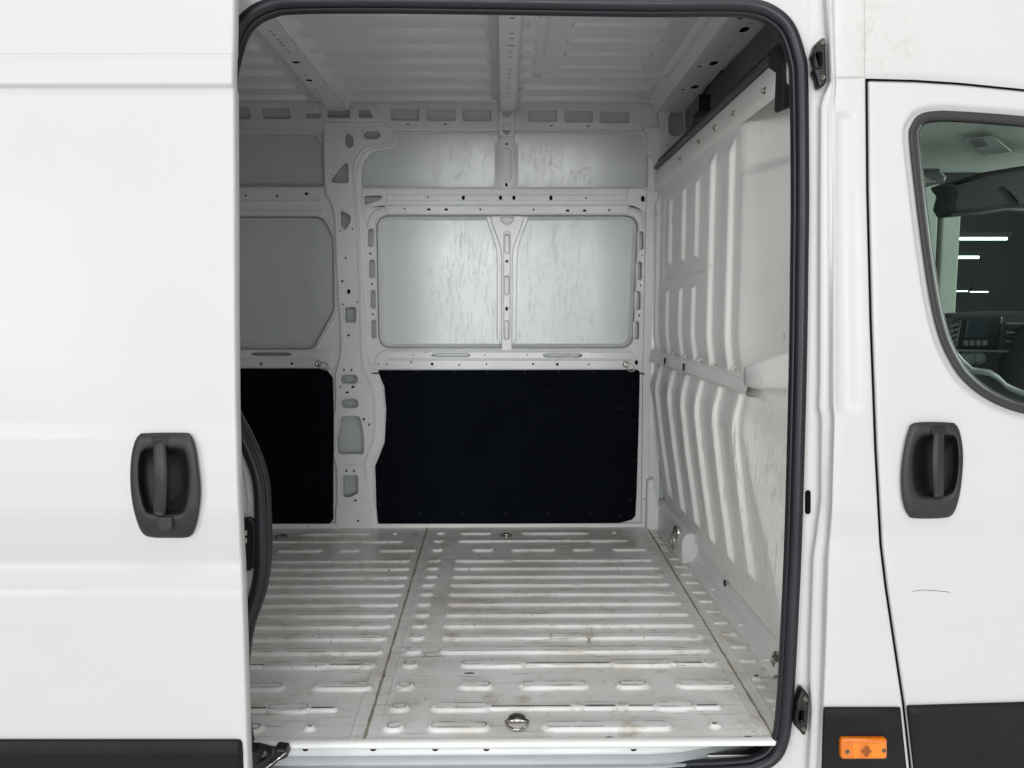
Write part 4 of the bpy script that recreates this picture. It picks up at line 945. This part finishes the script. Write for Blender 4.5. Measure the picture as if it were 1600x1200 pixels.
# ================================================================== roof
ZR = at(800, 152.5, 3.50).z
def roof():
    m = MB(); m.grid([[(x, y, ZR) for x in (-2.45, -.9, 0, .86)] for y in (1.745, 2.4, 3.0, 3.7)], smooth=False)
    RY = [atz(600, y, ZR - .004).y for y in (47, 71, 93, 113.5, 133.5, 151.5)]
    pitch = (RY[0] - RY[-1]) / 5 
    ys = [RY[0] - pitch * 0 + pitch * -k * -1 for k in range(0)]
    rows = list(RY) + [RY[0] - abs(pitch) * k for k in (1, 2, 3, 4)]
    for Y in rows:
        for a, b in ((-2.4, -.86), (-.755, -.045)): pill(m, a, b, Y + .016, .027, .020, .009, ZR, sgn=-1, n=4)
        if Y in RY[-2:]: pill(m, .06, atz(1020 if Y == RY[-2] else 1010, 140, ZR).x, Y + .016, .027, .020, .009, ZR, sgn=-1)
        elif Y < RY[3] + .01: pill(m, .04, atz(852, 60, ZR).x - .02, Y + .016, .027, .020, .009, ZR, sgn=-1)
    for y, a, b in ((36, 893, 1052), (60.5, 884, 1038), (82, 880, 1022), (102, 873, 1010)):
        pill(m, atz(a, y, ZR).x, atz(b, y, ZR).x, atz(900, y, ZR).y + .012, .020, .012, .008, ZR, sgn=-1)
    pitch2 = atz(900, 36, ZR).y - atz(900, 60.5, ZR).y
    for k in (1, 2): pill(m, .22, .56, atz(900, 36, ZR).y + .012 + pitch2 * k, .020, .012, .008, ZR, sgn=-1)
    rf = m.build('roof', 'roof_grey', van)
    # pressed border in the front roof field
    k = MB(); path = [atz(x, y, ZR) for x, y in ((858, -60), (850, 20), (841, 104), (844, 113), (856, 117.5), (1025, 118), (1042, 113), (1056, 98), (1108, 22), (1150, -50))]
    k.sweep(spl(path, 6), [(-.03, .001), (-.022, -.001), (-.010, -.009), (.010, -.009), (.022, -.001), (.03, .001)], (0, 0, 1), closed_prof=False, cap=False)
    k.build('roof_border', 'roof_grey', rf)
    k = MB(); path = [atz(x, y, ZR - .002) for x, y in ((1030, 158), (1100, 64), (1150, -4), (1190, -60))]
    k.sweep(path, [(-.012, .003), (-.006, -.006), (.006, -.006), (.012, .003)], (0, 0, 1), closed_prof=False, cap=False); k.build('roof_bead', 'roof_grey', rf)
    # roof bows: hat sections with punched holes
    def bow(x, wb, wt, h, y1, holes, cx=0):
        Yb = 1.76; fr = lambda u, v, w: Vector((u, v, ZR - h + w))
        k = MB(); k.sheet([(x - wb, Yb), (x + wb, Yb), (x + wb, y1), (x - wb, y1)], holes, fr, .001, .0015, rim=.002, pocket=1)
        for s_ in (-1, 1):
            k.grid([[(x + s_ * a, y, ZR - b) for y in (Yb, 2.3, 2.9, y1)] for a, b in ((wb - .0005, h - .004), (wb + .003, h - .008), (wt - .004, .010), (wt, .006), (wt + .018, .004), (wt + .020, .0))])
        o = k.build('roof_bow', 'roof_grey', rf)
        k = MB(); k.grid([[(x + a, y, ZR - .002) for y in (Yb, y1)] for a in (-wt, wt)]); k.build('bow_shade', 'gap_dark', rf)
        return o
    def hz(px, py, w_, d, z):
        p = atz(px, py, z); return [(p.x + (q[0]) * w_ / 2, p.y + q[1] * d / 2) for q in ((-1, -.4), (-.5, -1), (.5, -1), (1, -.4), (1, .4), (.5, 1), (-.5, 1), (-1, .4))]
    h = .05; z = ZR - h
    xl = atz(493, 135, z).x - .0
    LBX = atz(455, 70, z).x
    hl = [hz(409, 32, .030, .030, z), hz(462.5, 98, .028, .028, z), hz(483, 126, .026, .028, z), hz(496.5, 144, .012, .012, z)]
    for px, py in ((424, 50), (428, 55), (434, 62), (439, 67), (442, 71), (446, 78), (451, 83), (474, 112), (478, 118), (493, 139), (499, 150)): hl.append(hz(px, py, .013, .010, z))
    bow(sum(p[0] for p in hl[1]) / 8 + .008, .042, .060, h, 3.535, hl)
    ctr = atz(795, 120, z).x; hc = []
    for py, w_ in ((19.8, .014), (29, .014), (52.5, .014), (60.5, .014), (71.5, .03), (82.5, .014), (89.5, .014), (108.5, .012), (115.5, .012), (121.5, .012), (133.5, .01), (138.5, .01), (147, .012), (151, .012)): hc.append(hz(801 - (py - 20) * .055, py, w_ * 1.1, .010, z))
    bow(ctr, .034, .048, h, 3.535, hc)
    z = ZR - .055; RX = atz(1098, 112, z).x
    hr = [hz(px, py, .013, .007, z) for px, py in ((1139, 52), (1143, 46.5), (1122, 68), (1096, 101), (1099, 98), (1106, 89.5), (1108, 86.5), (1065, 143), (1062, 148))] + [hz(px, py, .016, .02, z) for px, py in ((1157, 29.5), (1093, 104.5), (1067, 140.5))]
    hr += [hz(px, py, .028, .05, z) for px, py in ((1163, 47), (1115, 99.5), (1085.5, 136.5))] + [hz(px, py, .012, .01, z) for px, py in ((1141, 69), (1138, 74), (1126, 83), (1174, 37))]
    bow(atz(1140, 58, z).x + .012, .060, .075, .055, 3.545, hr)
    # rear bulkhead / back doors closing the bay on the left, outside the frame
    k = MB(); k.grid([[(-2.42, 1.74, -.02), (-2.42, 3.66, -.02)], [(-2.42, 1.74, 2.1), (-2.42, 3.66, 2.1)]], smooth=False); k.build('rear_door', 'frame_grey', van)
    k = MB(); k.grid([[(-2.5, 1.71, ZR + .03), (2.6, 1.71, ZR + .03)], [(-2.5, 3.7, ZR + .03), (2.6, 3.7, ZR + .03)]], smooth=False); k.build('roof_skin', 'white_paint', van)
roof()

# ================================================================== bulkhead between cargo bay and cab
ZL = 0.815          # height of the joint between the two pressings
def bulkhead():
    XB = 0.70
    def yb(px, x=XB): return x * F / (px - 788)
    def rib(Y, yc, hw, sl, h): d = np.abs(Y - yc); return h * (1 - sstep(hw - sl, hw, d))
    def zpx(py, px): return atx(px, py, XB).z
    # ---- upper pressing
    Ys = np.unique(np.concatenate([np.linspace(1.80, 3.575, 440)])); Zt = 1.665
    Zs = np.linspace(ZL, Zt, 210)
    YY, ZZ = np.meshgrid(Ys, Zs)
    X = XB + .016 * (1 - sstep(.80, .96, ZZ)) + 0.0 * YY
    X = X + .02 * sstep(1.45, 1.70, ZZ) * 0 
    # broad dish that turns to the door near the pillar
    fl = np.clip(2.30 - YY, 0, 1); X = X + 1.02 * fl * fl / (fl + .03)
    dish = np.exp(-((YY - 2.13) / .055) ** 2) * (1 - sstep(1.08, 1.16, ZZ)) * sstep(.84, .90, ZZ); X = X - .018 * dish
    X = X + .032 * sstep(1.44, 1.485, ZZ + (YY - 2.1) * .15) * sstep(2.33, 2.24, YY)
    for px, hw in ((1017, .035), (1029, .030), (1113, .030), (1142.5, .030)):
        X = X - rib(YY, yb(px) + .028, hw, .013, .017) * (1 - sstep(1.50, 1.56, ZZ)) * (1 if px != 1142.5 else 1)
    for px, z0, z1, z2, z3 in ((1045, 312, 414, 453, 530), (1065.5, 297, 408, 450, 532), (1086, 284, 403, 447, 535)):
        r_ = rib(YY, yb(px) + .028, .030, .011, .014)
        a0, a1 = zpx(z1, px), zpx(z0, px); b1 = zpx(z2, px)
        X = X - r_ * (sstep(a0 - .008, a0 + .012, ZZ) * (1 - sstep(a1 - .012, a1 + .008, ZZ)) + (1 - sstep(b1 - .012, b1 + .008, ZZ)))
    # framed field round the three short ribs
    y0, y1 = yb(1102), yb(1034); zb = zpx(431, 1065); zt = 1.50
    fy = sstep(y0 - .006, y0 + .008, YY) * (1 - sstep(y1 - .008, y1 + .006, YY)) * sstep(zb - .006, zb + .008, ZZ) * (1 - sstep(zt - .008, zt + .006, ZZ))
    X = X + .007 * fy
    X = np.minimum(X, .87)
    m = MB(); m.grid([[Vector((X[i, j], YY[i, j], ZZ[i, j])) for j in range(len(Ys))] for i in range(len(Zs))])
    up = m.build('bulkhead_upper', 'inner_white', van)
    # ---- lower pressing
    Zs = np.linspace(.088, ZL + .01, 230); YY, ZZ = np.meshgrid(Ys, Zs)
    zz = [0, .035, .05, .10, .13, .30, .45, .60, .66, .71, .76, .83]; xx = [.785, .785, .785, .783, .778, .752, .728, .708, .700, .702, .714, .722]
    zf = np.linspace(0, .85, 400); xf = np.interp(zf, zz, xx); kern = np.hanning(31); kern /= kern.sum(); xs_ = np.convolve(np.pad(xf, 15, 'edge'), kern, 'valid')
    X = np.interp(ZZ, zf, xs_) - .012 * (YY - 2.3)
    st = 2.24 - .16 * (1 - sstep(.15, .75, ZZ)); fl = np.clip(st - YY, 0, 1); X = X + 1.0 * fl * fl / (fl + .04)
    for px, pe in ((1022, 765), (1037, 792), (1056, 815), (1077, 836), (1099, 862), (1127, 890), (1159, 917)):
        ye = yb(px, .703); ze = atx(px + 25, pe, .755).z
        X = X - rib(YY, ye + .025, .032, .012, .017) * sstep(ze - .012, ze + .022, ZZ) * (1 - sstep(.775, .795, ZZ))
    X = np.minimum(X, .87)
    m = MB(); m.grid([[Vector((X[i, j], YY[i, j], ZZ[i, j])) for j in range(len(Ys))] for i in range(len(Zs))])
    lo = m.build('bulkhead_lower', 'scuffed_white', van)
    # joint rail with end bracket
    k = MB(); P = []
    for a, z in ((.72, .845), (.690, .842), (.684, .838), (.680, .828), (.676, .812), (.672, .800), (.674, .792), (.682, .788), (.715, .786)):
        P.append([Vector((a, Y, z + .0)) for Y in np.linspace(2.12, 3.56, 12)])
    k.grid(P); k.build('bulkhead_rail', 'inner_white', up)
    k = MB()
    for z, a in ((.836, .683), (.803, .6735)): k.sweep([Vector((a, Y, z)) for Y in np.linspace(2.16, 3.5, 8)], half_prof(.010, .004), (1, 0, 0), closed_prof=False, cap=False)
    k.build('rail_bead', 'inner_white', up)
    for Yk in (yb(1041, .675), yb(1071, .675)):
        k = MB(); k.box((.668, Yk - .004, .80), (.674, Yk + .004, .83)); k.build('rail_joint', 'gap_dark', up)
    for px in (1020, 1029, 1046, 1064, 1085, 1106, 1136):
        k = MB(); Yk = yb(px, .69)
        k.sweep([Vector((.690 + t * .02, Yk, ZL + .012 + t * .03)) for t in (-.5, 0, .5, 1)], [(-.030, .006), (-.018, -.004), (.018, -.004), (.030, .006)], (1, 0, .2), closed_prof=False, cap=False)
        k.build('rib_tail', 'inner_white', up)
    # belt-anchor box at the near end of the rail
    k = MB(); rings = []
    for px, ya, yb_, X_, dp in ((1162, 571, 604, .668, .06), (1166, 569, 606, .660, .06), (1176, 565.5, 608, .660, .06), (1205, 556, 609, .672, .08), (1232, 547, 609.5, .700, .08), (1262, 537, 610, .735, .08)):
        Yk = X_ * F / (px - 788); a = atx(px, ya, X_); b = atx(px, yb_, X_)
        rings.append([Vector((X_ + dp, a.y, a.z + .004)), Vector((X_ + .012, a.y, a.z + .001)), Vector((X_ + .002, a.y, a.z - .006)), Vector((X_, a.y, a.z - .016)), Vector((X_, b.y, b.z + .014)), Vector((X_ + .003, b.y, b.z + .004)), Vector((X_ + .014, b.y, b.z)), Vector((X_ + dp, b.y, b.z - .002))])
    b0 = k.grid(rings); k.face([b0 + i for i in range(8)]); k.build('belt_anchor_box', 'inner_white', up)
    # top flange with bolts, black seal and dark cab header above it
    k = MB(); k.grid([[Vector((a, Y, z)) for Y in np.linspace(1.9, 3.55, 12)] for a, z in ((.700, 1.575), (.690, 1.580), (.688, 1.60), (.688, 1.655), (.692, 1.662), (.72, 1.664))]); k.build('top_flange', 'inner_white', up)
    for px, py in ((1064, 248), (1093, 220.5), (1118, 200), (1147, 177), (1196, 142)):
        Yk = .688 * F / (px - 788); c = atx(px, py, .688)
        k = MB(); k.lathe(c, (-1, 0, 0), ((.010, 0), (.010, .003), (.0065, .003), (.0065, .010), (.004, .011), (.0001, .011)), 10); k.build('flange_bolt', 'steel', up)
    k = MB(); k.grid([[Vector((a, Y, z)) for Y in np.linspace(1.88, 3.56, 12)] for a, z in ((.70, 1.663), (.684, 1.664), (.680, 1.672), (.684, 1.684), (.70, 1.690))]); k.build('bulkhead_seal', 'black_plastic', up)
    k = MB(); k.grid([[Vector((a, Y, z)) for Y in np.linspace(1.90, 3.57, 14)] for a, z in ((.698, 1.686), (.695, 1.692), (.699, 1.708), (.706, 1.715), (.75, 1.72))]); k.build('header_trim', 'cab_dark', up)
    k = MB(); k.grid([[Vector((a, Y, z)) for Y in np.linspace(1.84, 3.6, 20)] for a, z in ((.745, 1.64), (.80, 1.75), (.855, 1.86), (.875, 1.93), (.86, ZR))]); k.build('cab_header', 'dark_headliner', up)
    p = at(1130, 112, 2.85)
    k = MB(); k.tube([atx(1084, 172, .80), atx(1092, 160, .80), atx(1110, 128, .82), atx(1128, 112, .83)], .006, 8); k.box((.755, 3.06, 1.80), (.80, 3.16, 1.86)); k.build('header_wiring', 'black_plastic', up)
    # pillar trim at the near top corner
    k = MB(); Yt = 1.93
    k.sheet(uv(rpoly([(1212, 74, 6), (1230, 62), (1262, 60), (1268, 158), (1247, 160), (1224, 169, 4), (1221, 164, 4), (1223.5, 104), (1212, 96)], 3), Yt), [], FXZ(Yt), .05, .006); k.build('pillar_trim', 'cab_dark', up)
    # slots along the pillar edge
    for a, b in (((1242.5, 300), (1242, 324)), ((1240.5, 380), (1237.5, 440)), ((1237, 493), (1235, 530)), ((1231.5, 640), (1231, 666))):
        def on(p):
            lo_, hi_ = 1.85, 2.35                       # where the sight line meets the flared sheet
            for _ in range(40):
                Y = (lo_ + hi_) / 2; f_ = max(0, 2.30 - Y); xs2 = min(.87, XB + 1.02 * f_ * f_ / (f_ + .03))
                if at(*p, Y).x < xs2: lo_ = Y
                else: hi_ = Y
            return at(*p, lo_ - .004)
        k = MB(); k.tube([on(a), on(((a[0] + b[0]) / 2, (a[1] + b[1]) / 2)), on(b)], .0024, 6); k.build('edge_slot', 'hole_shade', up)
    # lashing rings on the bulkhead foot
    for px, py, s_ in ((1057, 831, 0), (1215, 1034, 1)):
        c = atx(px, py, .722 if s_ == 0 else .79)
        k = MB(); k.lathe(c, (-1, -.12, .05), ((.030, -.004), (.030, .004), (.022, .009), (.016, .010), (.014, .014), (.007, .015), (.005, .012), (.0001, .012)), 20); k.build('lashing_eye', 'steel', lo)
        q = c + Vector((-.016, -.004, -.036)); k = MB()
        k.tube([q + Vector((0, .028 * math.sin(t), .034 * math.cos(t))) for t in np.linspace(0, 2 * math.pi, 22)[:-1]], .0036, 8, closed=True); k.build('lashing_loop', 'steel', lo)
    # foot: stepped ledge along the floor and the upright strip the bulkhead laps over
    k = MB(); P = []
    for a, z in ((.750, -.002), (.752, .006), (.757, .009), (.770, .010), (.774, .013), (.777, .020), (.781, .022), (.786, .023), (.790, .030), (.794, .05), (.796, .11)):
        P.append([Vector((a - .012 * (Y - 2.3), Y, z)) for Y in np.linspace(2.06, 3.10, 14)])
    k.grid(P); k.build('bulkhead_foot', 'frame_grey', lo)
    for Yk in (2.15, 2.40, 2.72):
        k = MB(); k.tube([Vector((.757, Yk, .0105)), Vector((.772, Yk, .0115))], .0035, 8); k.build('foot_weld', 'inner_white', lo)
    k = MB(); k.grid([[Vector((.8, Y, -.002)), Vector((.8, Y, .12))] for Y in (1.86, 3.6)], smooth=False); k.build('foot_backing', 'frame_grey', lo)
    k = MB(); k.sheet(rpoly([(.722, -.002), (.83, -.002), (.83, .125), (.740, .125, .02), (.722, .09, .012)], .004), [], FXZ(3.04), .55, .006); k.build('corner_block', 'frame_grey', lo)
    k = MB(); k.lathe(atx(1133.5, 911, .776), (-1, 0, 0), ((.012, 0), (.012, .004), (.008, .006), (.0001, .006)), 14); k.build('foot_plug', 'black_plastic', lo)
    return up
BH = bulkhead()

# ================================================================== cab, as far as it shows through the door window
def cab():
    # dashboard
    def dp(px, py, Y): return at(px, py, Y)
    m = MB(); prof = [(2.55, 470), (2.55, 480)]
    xl = .0
    P = []
    Y0, Y1 = 1.95, 3.52
    x_a = at(1478, 500, 2.9).x
    for a, z in ((x_a + .06, .30), (x_a + .05, .62), (x_a + .02, .72), (x_a + .03, .86), (x_a + .07, .955), (x_a + .12, .985), (x_a + .22, .995), (x_a + .7, .96)):
        P.append([Vector((a, Y, z)) for Y in np.linspace(Y0, Y1, 10)])
    m.grid(P); dash = m.build('dashboard', 'cab_plastic', van)
    YD = 2.62
    # centre stack: bezel facing the seats, shown as a raised console
    def plate(nm, pts, Y, mt, dep=.03, r=.006): k = MB(); k.sheet(uv(pts, Y), [], FXZ(Y), dep, r); return k.build(nm, mt, dash)
    plate('centre_console', rpoly([(1486, 492), (1600, 486), (1700, 488), (1700, 650), (1500, 650), (1490, 560)], 6), YD, 'cab_plastic', .2)
    plate('console_bezel', rpoly([(1500, 497), (1568, 494), (1560, 546), (1492, 545)], 4), YD - .01, 'black_plastic', .02)
    plate('console_screen', rpoly([(1513, 500), (1545, 498), (1540, 527), (1508, 529)], 2), YD - .014, 'screen', .006, .001)
    for x in (1506, 1516, 1526, 1536): plate('console_button', rect(x, 532, x + 7, 540, 1.5), YD - .015, 'cab_grey', .006, .001)
    plate('console_shelf', rpoly([(1492, 546), (1700, 549), (1700, 553), (1494, 550)], 1), YD - .03, 'cab_grey', .03, .003)
    for i in range(6):
        plate('vent_slat', rect(1573, 504 + i * 7, 1640, 507.5 + i * 7, 1), YD - .016, 'cab_dark' if i % 2 else 'cab_grey', .01, .002)
    for i in range(4): plate('vent_slat', rpoly([(1487, 508 + i * 8), (1498, 505 + i * 8), (1497, 508 + i * 8), (1486, 511 + i * 8)], .5), YD - .02, 'cab_grey', .01, .001)
    for x, y in ((1509, 562), (1527, 560)):
        k = MB(); k.lathe(at(x, y, YD - .012), (0, -1, 0), ((.028, 0), (.028, .004), (.021, .006), (.019, .022), (.015, .024), (.0001, .024)), 20); k.build('console_knob', 'cab_grey', dash)
        k = MB(); k.lathe(at(x, y, YD - .012), (0, -1, 0), ((.030, .002), (.031, .005), (.028, .006)), 20); k.build('knob_ring', 'steel', dash)
    # near window sill of the inner door panel
    k = MB(); Y = 1.86
    P = []
    for dy, oy in ((0, 0), (.0, -6), (.03, -10), (.09, -6), (.10, 60)):
        P.append([at(px, interp([(1480, 540), (1516, 583), (1550, 588), (1562, 597), (1575, 610), (1600, 620), (1700, 640), (2000, 660)], px) + oy, Y + dy) for px in np.linspace(1480, 2000, 40)])
    k.grid(P); k.build('door_panel_top', 'cab_grey', dash)
    k = MB(); k.grid([[at(px, y, 1.95) for px in (1300, 2050)] for y in (640, 1250)], smooth=False); k.build('door_panel', 'cab_dark', dash)
    # headliner, overhead shelf, sun visor, dome lamp
    zc = 1.665
    k = MB(); k.grid([[Vector((x, Y, zc - .02 * ((Y - 2.7) / .9) ** 2 * 1.0 + 0.02)) for x in (.76, 1.2, 1.6, 2.4)] for Y in np.linspace(1.85, 3.62, 14)]); hl = k.build('headliner', 'headliner', van)
    k = MB(); q = [atz(x, y, zc - .004) for x, y in ((1508, 218), (1552, 212), (1580, 236), (1533, 244))]; k.sheet([(p.x, p.y) for p in q], [], lambda u, v, w_: Vector((u, v, zc - .006 + w_)), .003, .001); k.build('warning_label', 'label_paper', hl)
    k = MB(); q = [atz(x, y, zc - .008) for x, y in ((1512, 220), (1535, 217), (1546, 228), (1524, 232))]
    for i in range(5):
        a = q[0].lerp(q[3], i / 5 + .04); b = q[1].lerp(q[2], i / 5 + .04); c = q[1].lerp(q[2], i / 5 + .13); d = q[0].lerp(q[3], i / 5 + .13)
        k.sheet([(p.x, p.y) for p in (a, b, c, d)], [], lambda u, v, w_: Vector((u, v, zc - .0075 + w_)), .001, .0003)
    k.build('label_print', 'label_ink', hl)
    k = MB(); Y = 3.05; k.sheet(uv(rpoly([(1478, 286), (1490, 300), (1484, 322, 6), (1492, 336, 8), (1530, 332), (1572, 325), (1700, 330), (1700, 250), (1600, 258), (1540, 268)], 5), Y), [], FXZ(Y), .12, .02); k.build('overhead_shelf', 'cab_plastic', hl)
    k = MB(); Y = 3.02; k.sweep([at(x, y, Y) for x, y in ((1488, 336), (1530, 333.5), (1572, 327), (1700, 331))], circ_prof(.006, .012, 8)); k.build('shelf_edge', 'cab_grey', hl)
    k = MB()
    for i in range(3): k.sheet(uv(rpoly([(1568 + i * 5, 292 + i * 5), (1571 + i * 5, 291 + i * 5), (1590 + i * 3, 312 + i * 4), (1587 + i * 3, 313 + i * 4)], .5), 3.045), [], FXZ(3.045), .004, .001)
    k.build('shelf_grille', 'cab_dark', hl)
    k = MB(); c = at(1456, 280, 2.75)
    k.sheet(uv(rpoly([(1438, 262), (1470, 262), (1482, 276), (1478, 284), (1440, 292)], 5), 2.75), [], FXZ(2.75), .2, .015); k.build('dome_lamp_housing', 'cab_grey', hl)
    k = MB(); k.sheet(uv(rpoly([(1440, 272), (1452, 277), (1466, 283), (1440, 289)], 3), 2.74), [], FXZ(2.74), .02, .006); k.build('dome_lamp_lens', 'steel', hl)
    # opposite cab side: pillar, lower door, window pane
    k = MB(); Yc = 3.62
    hole = uv(rpoly([(1440, 286), (1700, 286), (1980, 330), (1980, 492), (1470, 492)], 5), Yc)
    k.sheet([(.80, -.1), (4.3, -.1), (4.3, 1.70), (.80, 1.70)], [hole], FXZ(Yc), .05, .01, rim=.045); op = k.build('opposite_cab_side', 'cab_plastic', van)
    k = MB(); k.poly([Vector((u, Yc + .03, v)) for u, v in hole]); k.build('opposite_window_glass', 'clear_glass', op)
    k = MB(); k.grid([[(.78, 1.80, .02), (2.6, 1.80, .02)], [(.78, 3.65, .02), (2.6, 3.65, .02)]], smooth=False); k.build('cab_floor', 'cab_dark', van)
cab()
